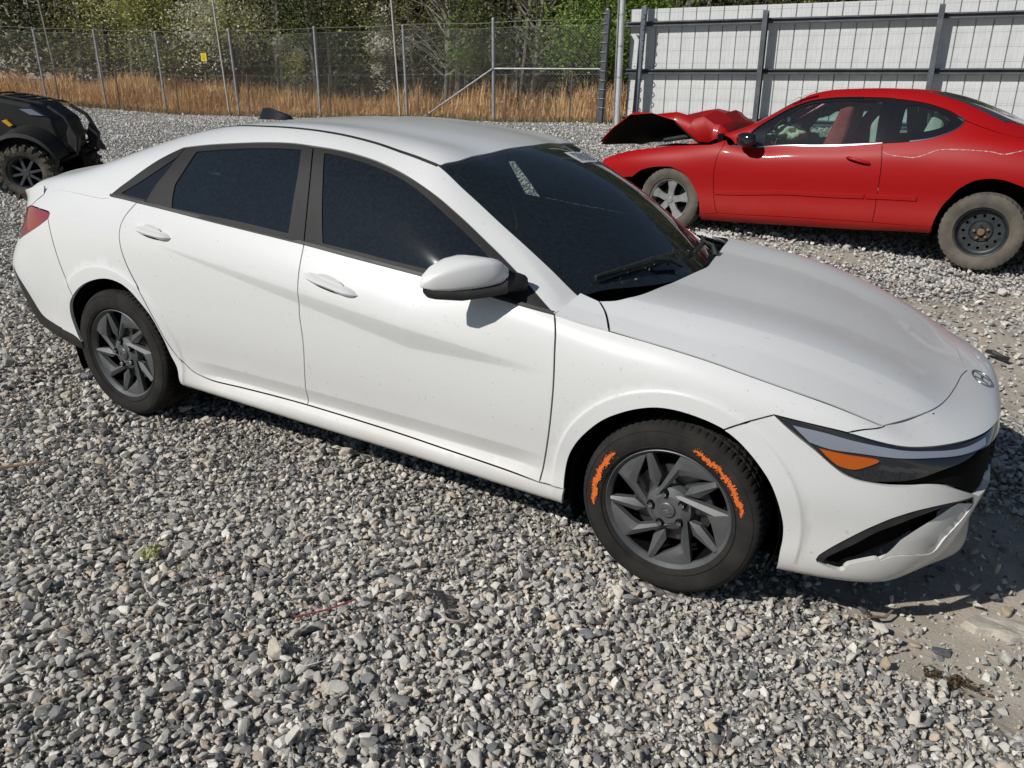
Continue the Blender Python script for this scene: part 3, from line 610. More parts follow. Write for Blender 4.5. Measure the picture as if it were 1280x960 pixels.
def cabinG():
    R=[
    [(-.46,.865,.885),(-.45,.842,.895),(-.44,.805,.905),(-.43,.755,.915),(-.30,.5,.915),(-.23,.25,.918),(-.21,0,.92)],
    [(-.60,.866,.905),(-.62,.81,.965),(-.64,.745,1.02),(-.67,.685,1.07),(-.53,.45,1.09),(-.46,.23,1.10),(-.44,0,1.105)],
    [(-.82,.867,.93),(-.84,.805,1.03),(-.86,.725,1.12),(-.89,.64,1.205),(-.77,.42,1.235),(-.71,.21,1.25),(-.69,0,1.255)],
    [(-1.02,.867,.95),(-1.05,.805,1.07),(-1.07,.71,1.21),(-1.09,.61,1.318),(-1.045,.39,1.345),(-1.015,.2,1.356),(-1.0,0,1.36)],
    row(-1.3,[.867,.805,.70,.58,.38,.2,0],[.97,1.095,1.262,1.358,1.388,1.4,1.404]),
    row(-1.65,[.867,.805,.695,.57,.38,.2,0],[.995,1.12,1.29,1.386,1.412,1.422,1.426]),
    row(-2.05,[.864,.80,.695,.565,.38,.2,0],[1.02,1.135,1.285,1.378,1.403,1.412,1.415]),
    row(-2.4,[.853,.79,.695,.56,.37,.2,0],[1.04,1.135,1.253,1.334,1.358,1.368,1.37]),
    row(-2.75,[.835,.775,.695,.575,.38,.2,0],[1.052,1.122,1.198,1.248,1.266,1.276,1.278]),
    row(-3.05,[.808,.755,.685,.58,.38,.2,0],[1.05,1.095,1.13,1.155,1.165,1.17,1.17]),
    row(-3.3,[.762,.715,.65,.56,.38,.2,0],[1.03,1.058,1.08,1.095,1.10,1.10,1.10]),
    row(-3.52,[.705,.67,.62,.54,.37,.2,0],[.992,1.013,1.033,1.048,1.06,1.065,1.066]),
    [(-3.66,.60,.962),(-3.68,.57,.975),(-3.70,.53,.985),(-3.72,.47,1.0),(-3.755,.33,1.028),(-3.772,.17,1.043),(-3.78,0,1.05)]]
    return mirror([[(a,-abs(w),z) for a,w,z in r] for r in R])
def redG():
    zs={ .85:(.22,.28,.42,.52,.61),.6:(.19,.25,.42,.54,.66),.25:(.17,.22,.40,.55,.70),-.1:(.165,.215,.40,.56,.73),-.45:(.16,.21,.40,.58,.78),-.75:(.17,.215,.40,.58,.77),-1.1:(.185,.23,.42,.60,.78),-1.5:(.20,.25,.43,.61,.80),-1.9:(.22,.265,.45,.63,.83),-2.25:(.24,.285,.46,.64,.84),-2.6:(.25,.295,.47,.66,.85),-2.95:(.27,.31,.48,.66,.84),-3.35:(.29,.33,.48,.64,.80),-3.65:(.31,.35,.48,.62,.76)}
    mx={.85:.72,.6:.82,.25:.875,-.1:.885,-.45:.89,-.75:.89,-1.1:.89,-1.5:.89,-1.9:.89,-2.25:.89,-2.6:.89,-2.95:.88,-3.35:.84,-3.65:.74}
    up={.85:((.64,.655),(.55,.67),(.42,.68),(.22,.685),(0,.685)),.6:((.74,.715),(.66,.735),(.5,.75),(.25,.755),(0,.755)),.25:((.79,.785),(.70,.81),(.55,.825),(.28,.83),(0,.83)),-.1:((.80,.838),(.72,.86),(.58,.875),(.3,.88),(0,.88)),
    -.45:((.815,.885),(.77,.92),(.71,.955),(.45,.94),(0,.93)),-.75:((.82,.858),(.765,.95),(.675,1.07),(.42,1.105),(0,1.115)),-1.1:((.825,.882),(.75,1.04),(.60,1.262),(.35,1.30),(0,1.31)),-1.5:((.825,.912),(.745,1.09),(.58,1.33),(.35,1.358),(0,1.366)),
    -1.9:((.822,.95),(.735,1.11),(.575,1.337),(.35,1.362),(0,1.37)),-2.25:((.815,.98),(.725,1.11),(.565,1.295),(.35,1.312),(0,1.32)),-2.6:((.80,1.0),(.71,1.075),(.56,1.185),(.35,1.20),(0,1.21)),-2.95:((.78,.98),(.69,1.02),(.56,1.06),(.35,1.07),(0,1.07)),-3.35:((.745,.935),(.65,.965),(.53,.98),(.33,.985),(0,.985)),-3.65:((.65,.885),(.58,.91),(.48,.93),(.3,.94),(0,.94))}
    R=[]
    for x in sorted(zs,reverse=True):
        m=mx[x]; z=zs[x]
        R.append([(x,m-.06,z[0]),(x,m-.012,z[1]),(x,m-.006,z[2]),(x,m,z[3]),(x,m-.014,z[4])]+[(x,w,zz) for w,zz in up[x]])
    return np.array(R)

# outlines in surface coordinates (metres along and across each body surface)
TR = {
 'doorF': [[2.221,0.7495],[2.1985,0.6506],[2.1897,0.5761],[2.1844,0.5031],[2.1855,0.4308],[2.193,0.3535],[2.2074,0.2674],[2.2223,0.1802],[2.2268,0.1361]],
 'B': [[3.3101,0.7332],[3.3056,0.676],[3.2994,0.6243],[3.2956,0.5758],[3.3061,0.5115],[3.3002,0.438],[3.3054,0.3701],[3.322,0.2914],[3.3334,0.2202],[3.339,0.1603]],
 'rdoor': [[4.2743,0.7496],[4.3253,0.6978],[4.3498,0.6589],[4.3528,0.6211],[4.3404,0.5839],[4.3127,0.5414],[4.2784,0.5017],[4.2314,0.4517],[4.1934,0.4023],[4.1557,0.3467],[4.1232,0.2864],[4.0853,0.2372],[4.0455,0.2045],[3.997,0.1717],[3.9435,0.1553],[3.8609,0.1454],[3.7205,0.1502]],
 'dbot': [[3.7205,0.1502],[3.5355,0.1563],[3.339,0.1603],[3.1001,0.1597],[2.8584,0.1563],[2.6662,0.1506],[2.4831,0.1458],[2.3429,0.1415],[2.2268,0.1361]],
 'belt': [[4.4597,0.7566],[4.3683,0.7538],[4.2743,0.7496],[4.0667,0.744],[3.8243,0.7383],[3.5672,0.7362],[3.3111,0.736],[3.0938,0.7334],[2.9107,0.7341],[2.75,0.7369],[2.5083,0.7408],[2.3494,0.7447],[2.221,0.7495]],
 'fseam': [[2.2268,0.1361],[2.1245,0.1411]],
 'arch': [[2.1338,0.0428],[2.1245,0.1411],[2.1258,0.1993],[2.1161,0.2565],[2.0886,0.3108],[2.0475,0.3592],[1.9949,0.4034],[1.9359,0.4347],[1.8759,0.4582],[1.8167,0.474],[1.7601,0.4806],[1.7061,0.4814],[1.6498,0.4788],[1.6011,0.4723],[1.5558,0.4541],[1.5146,0.4296],[1.4776,0.4004],[1.4437,0.3652],[1.417,0.3206],[1.3956,0.2695],[1.3809,0.2235],[1.3752,0.1781],[1.3766,0.1313],[1.3746,0.0499]],
 'rarch': [[4.7363,0.1382],[4.7693,0.1885],[4.7898,0.2528],[4.774,0.3185],[4.7339,0.364],[4.6841,0.4002],[4.6196,0.4327],[4.5421,0.457],[4.4697,0.4704],[4.4076,0.4722],[4.3491,0.4653],[4.2999,0.4489],[4.2589,0.4256],[4.2157,0.3962],[4.1766,0.3592],[4.1404,0.2936],[4.1138,0.221],[4.0758,0.154],[4.0713,0.0428]],
 'bseam': [[1.6011,0.4723],[1.5571,0.5079],[1.5144,0.5426],[1.4644,0.5877]],
 'hltop': [[1.4644,0.5877],[1.3887,0.5976],[1.319,0.6081],[1.2506,0.6196],[1.1821,0.6246],[1.1111,0.636],[1.0062,0.6572],[0.8965,0.662],[0.7868,0.6519],[0.6735,0.6336],[0.5573,0.6156]],
 'hlbot': [[1.4644,0.5877],[1.4192,0.5548],[1.3724,0.5272],[1.3238,0.5005],[1.2776,0.4693],[1.2379,0.4468],[1.2007,0.4372],[1.161,0.4366],[1.1063,0.4383],[1.0472,0.4466],[0.9946,0.455],[0.937,0.4484],[0.877,0.4167],[0.7843,0.3623]],
 'hoodcorner': [[1.2506,0.6196],[1.201,0.6684],[1.1254,0.7194]],
 'hgapA': [[2.221,0.7495],[2.1212,0.743],[2.0209,0.7375],[1.9152,0.7364],[1.8066,0.7357],[1.6744,0.7368],[1.5469,0.7359],[1.4275,0.7379],[1.3115,0.7395],[1.219,0.7315],[1.1254,0.7194]],
 'hgapB': [[0.2786,0.0236],[0.3862,0.0243],[0.4931,0.0264],[0.6236,0.0256],[0.7512,0.0206],[0.8749,0.0207],[0.997,0.0269],[1.0836,0.03],[1.1585,0.0293]],
 'hfrontA': [[1.1254,0.7194],[0.9559,0.753],[0.8096,0.7594],[0.6795,0.7654],[0.5189,0.7666],[0.3342,0.7589],[0.1469,0.7477]],
 'hfrontB': [[1.1585,0.0293],[1.2358,0.1088],[1.305,0.2069],[1.3407,0.3279],[1.3656,0.5056],[1.3871,0.7057],[1.3988,0.9101]],
 'hrear': [[0.1869,0.184],[0.2471,0.2256],[0.293,0.3172],[0.3124,0.4763],[0.3349,0.6524]],
 'hseam': [[0.1878,0.1815],[0.2263,0.1297],[0.2522,0.0809],[0.2786,0.0236]],
 'cowlside': [[0.0825,0.0237],[0.1829,0.0212],[0.2786,0.0236]],
 'drl': [[1.4068,0.5706],[1.316,0.5832],[1.2251,0.5902],[1.1138,0.6147],[0.9928,0.6421],[0.8186,0.6383],[0.7225,0.6298],[0.7541,0.6087],[0.8812,0.6178],[1.0058,0.6103],[1.1286,0.5643],[1.2089,0.5419],[1.2855,0.5249],[1.351,0.5267]],
 'amber': [[1.321,0.5137],[1.2396,0.5209],[1.1557,0.5341],[1.2045,0.4773],[1.2551,0.4708],[1.2897,0.4889]],
 'bandlow': [[1.161,0.4366],[1.1146,0.4491],[1.0345,0.4813],[0.9447,0.5582],[0.8185,0.6026],[0.7403,0.5921]],
 'facet': [[0.8622,0.3209],[0.9645,0.2674],[1.0314,0.2008],[1.0895,0.1597],[1.0519,0.1748],[0.9993,0.1772],[0.925,0.1741],[0.8985,0.2379]],
 'intake': [[1.2609,0.1338],[1.2594,0.1509],[1.1892,0.2133],[1.1246,0.2779],[1.0773,0.32],[1.015,0.3545],[0.93,0.3733],[0.8186,0.3703],[0.8021,0.3312],[0.8763,0.3325],[0.9667,0.2777],[1.0338,0.2095],[1.1019,0.1638],[1.1754,0.1394],[1.1911,0.1161]],
 'tail': [[5.1509,0.6798],[5.022,0.6687],[4.9273,0.6611],[4.9182,0.649],[4.9246,0.6361],[5.0093,0.6024],[5.1137,0.5724],[5.2462,0.545]],
 'valance': [[5.3175,0.4061],[5.2126,0.3189],[5.1121,0.1844],[4.9671,0.1585],[4.7953,0.1538],[4.7397,0.1372]],
 'lampseam': [[5.1509,0.6798],[5.0245,0.7312]],
 'silb': [[4.0713,0.0428],[3.3267,0.0746],[2.9847,0.0285],[2.4873,0.0357],[2.1338,0.0428]],
 'trimtop': [[2.4419,0.0161],[2.4075,0.0561],[2.3544,0.1031],[2.3008,0.1466],[2.2324,0.1941],[2.148,0.2367],[2.1159,0.2441],[1.9833,0.2473],[1.8168,0.2502],[1.6603,0.2558],[1.51,0.2605],[1.3956,0.2596],[1.2831,0.2598],[1.203,0.2583],[1.0776,0.2519],[0.9415,0.2403],[0.8007,0.2284],[0.6612,0.221],[0.5252,0.2096],[0.3987,0.1822],[0.2709,0.1421],[0.1476,0.1069],[0.0439,0.0792]],
 'ditch': [[2.2631,0.3987],[2.1834,0.4236],[2.0878,0.4111],[1.8255,0.3651],[1.6885,0.3531],[1.5448,0.3458],[1.4129,0.342],[1.2887,0.3378],[1.143,0.3285],[0.9939,0.3142],[0.8538,0.3116],[0.771,0.3179]],
 'wsside': [[0.7613,0.3188],[0.6248,0.3121],[0.5063,0.316],[0.3705,0.3207],[0.2491,0.3334],[0.1428,0.349],[0.0693,0.3576],[0.0304,0.3652]],
 'header': [[0.753,0.3275],[0.7215,0.4032],[0.7576,0.5287],[0.7671,0.6648],[0.7653,0.8046],[0.7632,1.0097]],
 'wsbot': [[0.0304,0.3652],[0.0093,0.4151]],
 'beltD': [[2.4419,0.0161],[2.2453,0.01],[2.0296,0.0094],[1.7832,0.0089],[1.5285,0.0099],[1.2696,0.0116],[1.0536,0.0108],[0.8882,0.0104],[0.7283,0.0109],[0.4299,0.014],[0.2438,0.0223],[0.0439,0.0792]],
 'glassR': [[2.0206,0.0193],[2.0388,0.0545],[2.0519,0.0964],[2.0279,0.1599],[2.0184,0.2176],[1.8124,0.2244],[1.636,0.2315],[1.4425,0.2378],[1.4066,0.1764],[1.3829,0.1104],[1.3623,0.0288],[1.6206,0.028],[1.8485,0.0231]],
 'glassF': [[1.3209,0.2391],[1.1833,0.2356],[1.0589,0.2299],[0.9272,0.2208],[0.7892,0.2059],[0.65,0.1894],[0.514,0.1671],[0.4138,0.135],[0.3807,0.0872],[0.3646,0.0506],[0.5969,0.0354],[0.8376,0.0284],[1.0082,0.0285],[1.1796,0.0265],[1.2194,0.0896],[1.2637,0.1598]],
 'quarter': [[2.3757,0.0304],[2.1016,0.2103],[2.1223,0.1491],[2.1455,0.0862],[2.179,0.0256]],
 'Bgap': [[1.3943,0.2582],[1.3376,0.1722],[1.302,0.0996],[1.2696,0.0116]],
 'Cgap': [[2.1159,0.2441],[2.1326,0.1615],[2.1755,0.0901],[2.1998,0.0163]],
 'sail': [[0.4068,0.15],[0.3688,0.0987],[0.3432,0.0548],[0.2438,0.0223],[0.057,0.0709],[0.268,0.1309]],
 'red_doorf': [[1.3922,0.7412],[1.3715,0.6327],[1.3435,0.5595],[1.3332,0.492],[1.3273,0.4196],[1.3396,0.3002],[1.3586,0.2039],[1.4017,0.102]],
 'red_doorr': [[2.7708,0.7008],[2.7977,0.5589],[2.8095,0.4496],[2.8112,0.3045],[2.816,0.1864],[2.8119,0.106]],
 'red_doorbot': [[1.4017,0.102],[1.9127,0.1083],[2.414,0.1061],[2.8119,0.106]],
 'red_belt': [[1.3988,0.7108],[1.4588,0.666],[1.8344,0.7057],[2.2376,0.6956],[2.6279,0.6981],[2.7708,0.7008]],
 'red_sillbot': [[1.2268,0.0],[1.9024,0.0],[2.6166,0.0101],[3.278,0.0216]],
 'red_silltop': [[1.2171,0.0624],[1.4018,0.0981]],
 'red_qsill': [[2.8119,0.106],[3.0338,0.0967],[3.2736,0.0915]],
 'red_rarch': [[3.2777,0.0337],[3.2812,0.1217],[3.2937,0.1796],[3.3195,0.2502],[3.3646,0.3145],[3.4106,0.3715],[3.4654,0.4118],[3.5275,0.4422],[3.6038,0.4575],[3.6766,0.4595],[3.7457,0.4507],[3.8104,0.4333],[3.869,0.4159]],
 'red_farch': [[0.4589,0.3471],[0.5591,0.4303],[0.6983,0.4716],[0.8599,0.4807],[0.9462,0.4555],[1.0159,0.4176],[1.0778,0.3652],[1.1247,0.2995],[1.1699,0.2395],[1.2007,0.1842],[1.2186,0.1126],[1.1912,0.0]],
 'red_fendertop': [[1.3844,0.7396],[1.295,0.6743],[1.1939,0.6607],[0.8768,0.7035],[0.6029,0.7102],[0.2965,0.7214],[0.0947,0.6727]],
 'red_framein': [[1.4862,0.6841],[1.5589,0.8019],[1.6439,0.9025],[1.7315,0.9413],[1.8221,0.9559],[1.9001,0.9631],[1.9869,0.9624],[2.0801,0.9622],[2.181,0.9585],[2.3598,0.9563],[2.5234,0.9534],[2.7223,0.9498],[2.7346,0.828],[2.7575,0.7041],[2.6271,0.7009],[2.2367,0.6984],[1.8333,0.7094]],
 'red_frameout': [[1.3988,0.7108],[1.5173,0.9941],[1.6679,1.0437],[1.7957,1.1032],[1.9576,1.008],[2.1131,0.9985],[2.3146,0.9897],[2.5119,0.9855],[2.7574,0.9757]],
 'red_qwin': [[2.7936,0.9435],[2.9956,0.9324],[3.0844,0.9237],[3.1613,0.9133],[3.2259,0.9027],[3.2738,0.8867],[3.3287,0.866],[3.3196,0.8164],[3.2824,0.7817],[3.2373,0.7559],[3.1253,0.7203],[2.9761,0.7051],[2.7895,0.7001],[2.7843,0.8282]],
 'red_qglass': [[2.8758,0.9067],[2.9464,0.9154],[3.0291,0.907],[3.1201,0.8916],[3.1959,0.8657],[3.2258,0.8489],[3.2128,0.816],[3.1456,0.786],[3.0341,0.7647],[2.8788,0.7612],[2.8764,0.8292]],
 'red_dglass': [[1.7515,0.8238],[1.8491,0.8954],[1.9417,0.9225],[2.0231,0.9377],[2.1358,0.9391],[2.3033,0.9339],[2.501,0.9284],[2.681,0.9254],[2.6908,0.8279],[2.7109,0.7136],[2.4319,0.7093],[2.0958,0.7093],[1.7671,0.7264]],
 'red_scuff': [[2.7954,0.6277],[2.8481,0.6007],[2.9575,0.5873],[3.0399,0.5838],[3.1154,0.6051],[3.19,0.6349],[3.2693,0.6422],[3.4483,0.6365],[3.5857,0.6307],[3.6837,0.6222],[3.807,0.6548]],
 'red_mold': [[1.36,0.268],[1.8037,0.291],[2.3119,0.3002],[2.7096,0.301],[3.1218,0.3038]],
 'red_handle': [[2.5137,0.583],[2.7165,0.5287]],
 'red_bline': [[0.0699,0.6711]],
}
# ------------------------------------------------------------ panels cut from a surface
def cr(P, step=.02):
    """smooth resampling of an outline stretch (Catmull-Rom), end points kept"""
    P = np.asarray(P, float)
    if len(P) == 1: return P
    if len(P) == 2:
        n = max(2, int(np.linalg.norm(P[1]-P[0])/step)+1); return P[0]+(P[1]-P[0])*np.linspace(0, 1, n)[:, None]
    Q = np.vstack([2*P[0]-P[1], P, 2*P[-1]-P[-2]]); out = []
    for i in range(1, len(Q)-2):
        p0, p1, p2, p3 = Q[i-1:i+3]; n = max(2, int(np.linalg.norm(p2-p1)/step)+1); t = np.linspace(0, 1, n, endpoint=False)[:, None]
        out.append(.5*(2*p1+(p2-p0)*t+(2*p0-5*p1+4*p2-p3)*t*t+(3*p1-p0-3*p2+p3)*t**3))
    return np.vstack(out+[P[-1:]])
def closed(*curves, step=.02):
    """join smoothed stretches into one ring"""
    out = []
    for c in curves:
        c = cr(c, step)
        if out and np.linalg.norm(out[-1][-1]-c[0]) < 1e-4: c = c[1:]
        elif out and np.linalg.norm(out[-1][-1]-c[0]) > step*1.5: c = np.vstack([cr([out[-1][-1], c[0]], step)[1:], c[1:]])
        if len(c): out.append(c)
    R = np.vstack(out)
    if np.linalg.norm(R[0]-R[-1]) < 1e-4: R = R[:-1]
    elif np.linalg.norm(R[0]-R[-1]) > step*1.5: R = np.vstack([R, cr([R[-1], R[0]], step)[1:-1]])
    keep = np.linalg.norm(R-np.roll(R, 1, 0), axis=1) > step*.12
    return R[keep]
def area(R): x, y = R.T; return .5*np.sum(x*np.roll(y, -1)-y*np.roll(x, -1))
def inset(R, d):
    if d == 0: return R
    t = np.roll(R, -1, 0)-np.roll(R, 1, 0); t /= np.linalg.norm(t, axis=1)[:, None]+1e-12; n = np.column_stack([-t[:, 1], t[:, 0]])*np.sign(area(R))
    return R+n*d
def inside(pts, R):
    x, y = pts[:, 0], pts[:, 1]; c = np.zeros(len(pts), bool); a = R; b = np.roll(R, -1, 0)
    for (x0, y0), (x1, y1) in zip(a, b):
        if y0 == y1: continue
        c ^= ((y0 > y) != (y1 > y)) & (x < (x1-x0)*(y-y0)/(y1-y0)+x0)
    return c
def panel(S, ring, sp=.03, gap=.0028, flange=.016, off=0., holes=(), extra=None, mid=None, midax=0, flip=None, nfix=None):
    """-> V, F, N : a sheet cut along `ring` (surface coordinates), with its edges turned in"""
    R = inset(ring, gap)
    if mid is not None:
        k = np.abs(ring[:, midax]-mid) < .004; R = R.copy(); R[k, midax] = mid
        s = np.sign(np.median(ring[:, midax])-mid); R[:, midax] = np.where((R[:, midax]-mid)*s < 0, mid, R[:, midax])
    H = [inset(h, -gap) for h in holes]
    loops = [R]+H; P = np.vstack(loops); lo, hi = R.min(0), R.max(0)
    g = np.stack(np.meshgrid(np.arange(lo[0]+sp*.5, hi[0], sp), np.arange(lo[1]+sp*.5, hi[1], sp), indexing='ij'), -1).reshape(-1, 2)
    if len(g):
        g = g[inside(g, R)]
        for h in H: g = g[~inside(g, h)]
        if len(g): g = g[np.array([np.min((P[:, 0]-a)**2+(P[:, 1]-b)**2) for a, b in g]) > (sp*.45)**2]
    if extra is not None:
        x_ = extra[inside(extra, inset(R, .006))]
        if len(x_):
            g = g[np.array([np.min((x_[:, 0]-a)**2+(x_[:, 1]-b)**2) for a, b in g]) > (sp*.4)**2] if len(g) else g
            g = np.vstack([g, x_])
    edges = []; o = 0
    for l in loops: edges += [(o+i, o+(i+1) % len(l)) for i in range(len(l))]; o += len(l)
    allp = np.vstack([P, g]) if len(g) else P
    vv, _, ff, *_ = delaunay_2d_cdt([Vector(p) for p in allp], edges, [], 0, 1e-6)
    uv = np.array([tuple(v) for v in vv]); F = np.array([f for f in ff if len(f) == 3]); c = uv[F].mean(1)
    k = inside(c, R)
    for h in H: k &= ~inside(c, h)
    F = F[k]; use = np.unique(F); re = -np.ones(len(uv), int); re[use] = np.arange(len(use)); uv = uv[use]; F = re[F]
    p = S.pos(uv); n = S.nor(uv)
    cen = np.array([-1.4, 0, .55]) if flip is None else np.array(flip)
    if np.median(np.einsum('ij,ij->i', n, p-cen)) < 0: n = -n
    if nfix is not None: n = nfix(p, n)
    p = p+n*(off(uv)[:, None] if callable(off) else off)
    fn = np.cross(p[F[:, 1]]-p[F[:, 0]], p[F[:, 2]]-p[F[:, 0]]); bad = np.einsum('ij,ij->i', fn, n[F].mean(1)) < 0; F[bad] = F[bad][:, ::-1]
    V = p.tolist(); Fl = [tuple(f) for f in F.tolist()]; N = n.tolist()
    if flange:
        cnt = {}
        for f in F:
            for i in range(3): e = (int(f[i]), int(f[(i+1) % 3])); cnt[tuple(sorted(e))] = cnt.get(tuple(sorted(e)), [])+[e]
        for k, es in cnt.items():
            if len(es) != 1: continue
            a, b = es[0]
            if mid is not None and abs(uv[a, midax]-mid) < 1e-4 and abs(uv[b, midax]-mid) < 1e-4: continue
            A, B = p[a], p[b]; A2, B2 = A-n[a]*flange, B-n[b]*flange; q = np.cross(A2-A, B-A); q /= np.linalg.norm(q)+1e-12; i = len(V)
            # turned edge: starts with the sheet's own normal leaning outward, as a pressed edge does
            V += [A.tolist(), B.tolist(), B2.tolist(), A2.tolist()]; N += [(-q).tolist()]*4; Fl.append((i+3, i+2, i+1, i)) if np.dot(np.cross(B-A, A2-A), -q) < 0 else Fl.append((i, i+1, i+2, i+3))
    return np.array(V), Fl, np.array(N)
def mirrored(V, F, N): return V*[1, -1, 1], [f[::-1] for f in F], N*[1, -1, 1]
def both(V, F, N):
    N = N.copy(); k = np.abs(V[:, 1]) < 1e-4; N[k, 1] = 0
    V2, F2, N2 = mirrored(V, F, N); b = len(V); return np.vstack([V, V2]), F+[tuple(i+b for i in f) for f in F2], np.vstack([N, N2])
def sheet_part(name, mat, parent, g): return mobj(name, g[0], g[1], mat, parent, N=g[2])
def pair(name, mat, parents, g, label=None):
    """right and left copies"""
    a = sheet_part(name, mat, parents[0], g); b = sheet_part(name, mat, parents[1], mirrored(*g)); return a, b

SA = Surf(perim(), dispA); SB = Surf(hoodG(), dispB); SD = Surf(cabinG())
uF, uR = SA.tu[1], SA.tu[-2]; vA = SA.tv[-1]; vBm = SB.tv[4]; vDm = SD.tv[6]
T = {k: np.array(v) for k, v in TR.items()}
def near_uv(S, X, nu=240, nv=80, u0=0, u1=None):
    us = np.linspace(u0, S.tu[-1] if u1 is None else u1, nu); vs = np.linspace(0, S.tv[-1], nv); uu, vv = np.meshgrid(us, vs, indexing='ij'); q = np.stack([uu, vv], -1).reshape(-1, 2); Q = S.pos(q)
    return np.array([q[np.argmin(((Q-x)**2).sum(1))] for x in X])

# ============================================================ white sedan
car = empty("white_sedan", (-1.36, 0, 0), label="white four-door sedan with dark grey alloy wheels and tinted windows in the foreground", cat="car")
CO = np.array([1.36, 0, 0])
class Shift:
    """surface in the sedan's own frame"""
    def __init__(s, S): s.S = S
    def pos(s, uv): return s.S.pos(uv)+CO
    def nor(s, uv): return s.S.nor(uv)
A_, B_, D_ = Shift(SA), Shift(SB), Shift(SD)
CEN = (0., 0, .55)
# seam between the quarter panel and the pillar above it: one smooth skin, so share normals across it
su = np.linspace(SD.tu[7]+.30, SD.tu[-1]-.005, 40); seamD = np.column_stack([su, np.full(40, .0)]); seamP = SD.pos(seamD)
seamA = near_uv(SA, seamP, u0=SA.tu[13], nu=500, nv=160); nA = SA.nor(seamA); nD = SD.nor(seamD)
nA *= np.sign(np.einsum('ij,ij->i', nA, seamP-[-1.4, 0, .5]))[:, None]; nD *= np.sign(np.einsum('ij,ij->i', nD, seamP-[-1.4, 0, .5]))[:, None]
seamN = nA+nD; seamN /= np.linalg.norm(seamN, axis=1)[:, None]
def seamfix(p, n):
    q = p-CO; out = n.copy()
    for i in np.nonzero(q[:, 0] < -2.45)[0]:
        d = np.linalg.norm(seamP-q[i], axis=1); k = np.argmin(d); w = max(0, 1-d[k]/.10); w = w*w*(3-2*w)
        out[i] = n[i]*(1-w)+seamN[k]*w
    return out/np.linalg.norm(out, axis=1)[:, None]
def P_(S, ring, **k): return panel(S, ring, flip=CEN, **k)
rev = lambda a: a[::-1]
belt, doorF, Bp, rdoor, dbot, arch, rarch = (T[k] for k in ('belt', 'doorF', 'B', 'rdoor', 'dbot', 'arch', 'rarch'))
# doors -------------------------------------------------------
def crease_pts():
    out = []
    for xs, zf in ((np.arange(-2.44, -.40, .012), lambda x: .908-.0946*(x+2.468)), (np.arange(-2.42, -1.03, .012), lambda x: .904+(x+2.42)*(.69-.904)/(-1.03+2.42)), (np.arange(-1.03, -.40, .012), lambda x: .69+(x+1.03)*(.712-.69)/.63), (np.arange(-2.30, -.42, .014), lambda x: .388), (np.arange(-2.30, -.42, .014), lambda x: .325)):
        for x in xs: out.append((x, -.9, zf(x)))
    X = np.array(out); uv = np.column_stack([np.interp(-X[:, 0], -np.array([SA.pos([[u, .5]])[0, 0] for u in np.linspace(SA.tu[6], SA.tu[16], 200)]), np.linspace(SA.tu[6], SA.tu[16], 200)), np.zeros(len(X))])
    vs = np.linspace(.05, SA.tv[-1], 240)
    for i in range(len(X)):
        p = SA.pos(np.column_stack([np.full(240, uv[i, 0]), vs])); uv[i, 1] = np.interp(X[i, 2], p[:, 2], vs)
    ar = []
    for x0 in (0., -2.72):
        for q in np.radians(np.arange(-8, 189, 1.6)):
            for r in (.420, .428, .436): ar.append((x0+r*math.cos(q), -.9, .318+r*math.sin(q)))
    X = np.array(ar); U = np.linspace(SA.tu[4], SA.tu[17], 400); UX = np.array([SA.pos([[u, .45]])[0, 0] for u in U]); w = np.column_stack([np.interp(-X[:, 0], -UX, U), np.zeros(len(X))])
    for i in range(len(X)):
        p = SA.pos(np.column_stack([np.full(240, w[i, 0]), vs])); w[i, 1] = np.interp(X[i, 2], p[:, 2], vs)
    return np.vstack([uv+[0, .003], uv-[0, .003], w])
CREASE = crease_pts()
ring = closed(belt[6:], doorF, rev(dbot[2:]), rev(Bp)); g = P_(A_, ring, sp=.022, extra=CREASE)
fd = pair("front_door", WHITE, (car, car), g)
ring = closed(belt[2:7], Bp, rev(dbot[:3]), rev(rdoor)); g = P_(A_, ring, sp=.022, extra=CREASE)
rd = pair("rear_door", WHITE, (car, car), g)
# fender
ring = closed(doorF, T['fseam'], arch[1:14], T['bseam'], T['hltop'][:4], T['hoodcorner'], rev(T['hgapA'])); g = P_(A_, ring, sp=.024, gap=.004, flange=.006, extra=CREASE)
fen = pair("front_fender", WHITE, (car, car), g)
# quarter panel with sill, one skin
k_tail = 4
topA = seamA[(seamA[:, 0] < T['lampseam'][1][0]) & (seamA[:, 0] > belt[0][0]+.02)]
topB = seamA[seamA[:, 0] > T['lampseam'][1][0]+.03]; topB = topB[np.argsort(topB[:, 0])][::3]; topB = topB[topB[:, 0] < uR-.1]+[0, .006]
sill_b = np.array([[rarch[-1][0], .045], [3.6, .045], [3.0, .045], [2.5, .045], [arch[0][0], .045]])
ring = closed(belt[:3], rdoor, dbot, T['fseam'], arch[:2][::-1], rev(sill_b), rev(rarch[4:]), np.array([rarch[4], T['tail'][4]]), rev(T['tail'][:5]), T['lampseam'], rev(topA), belt[:1])
g = P_(A_, ring, sp=.026, nfix=seamfix, extra=CREASE); qp = pair("quarter_panel", WHITE, (car, car), g)
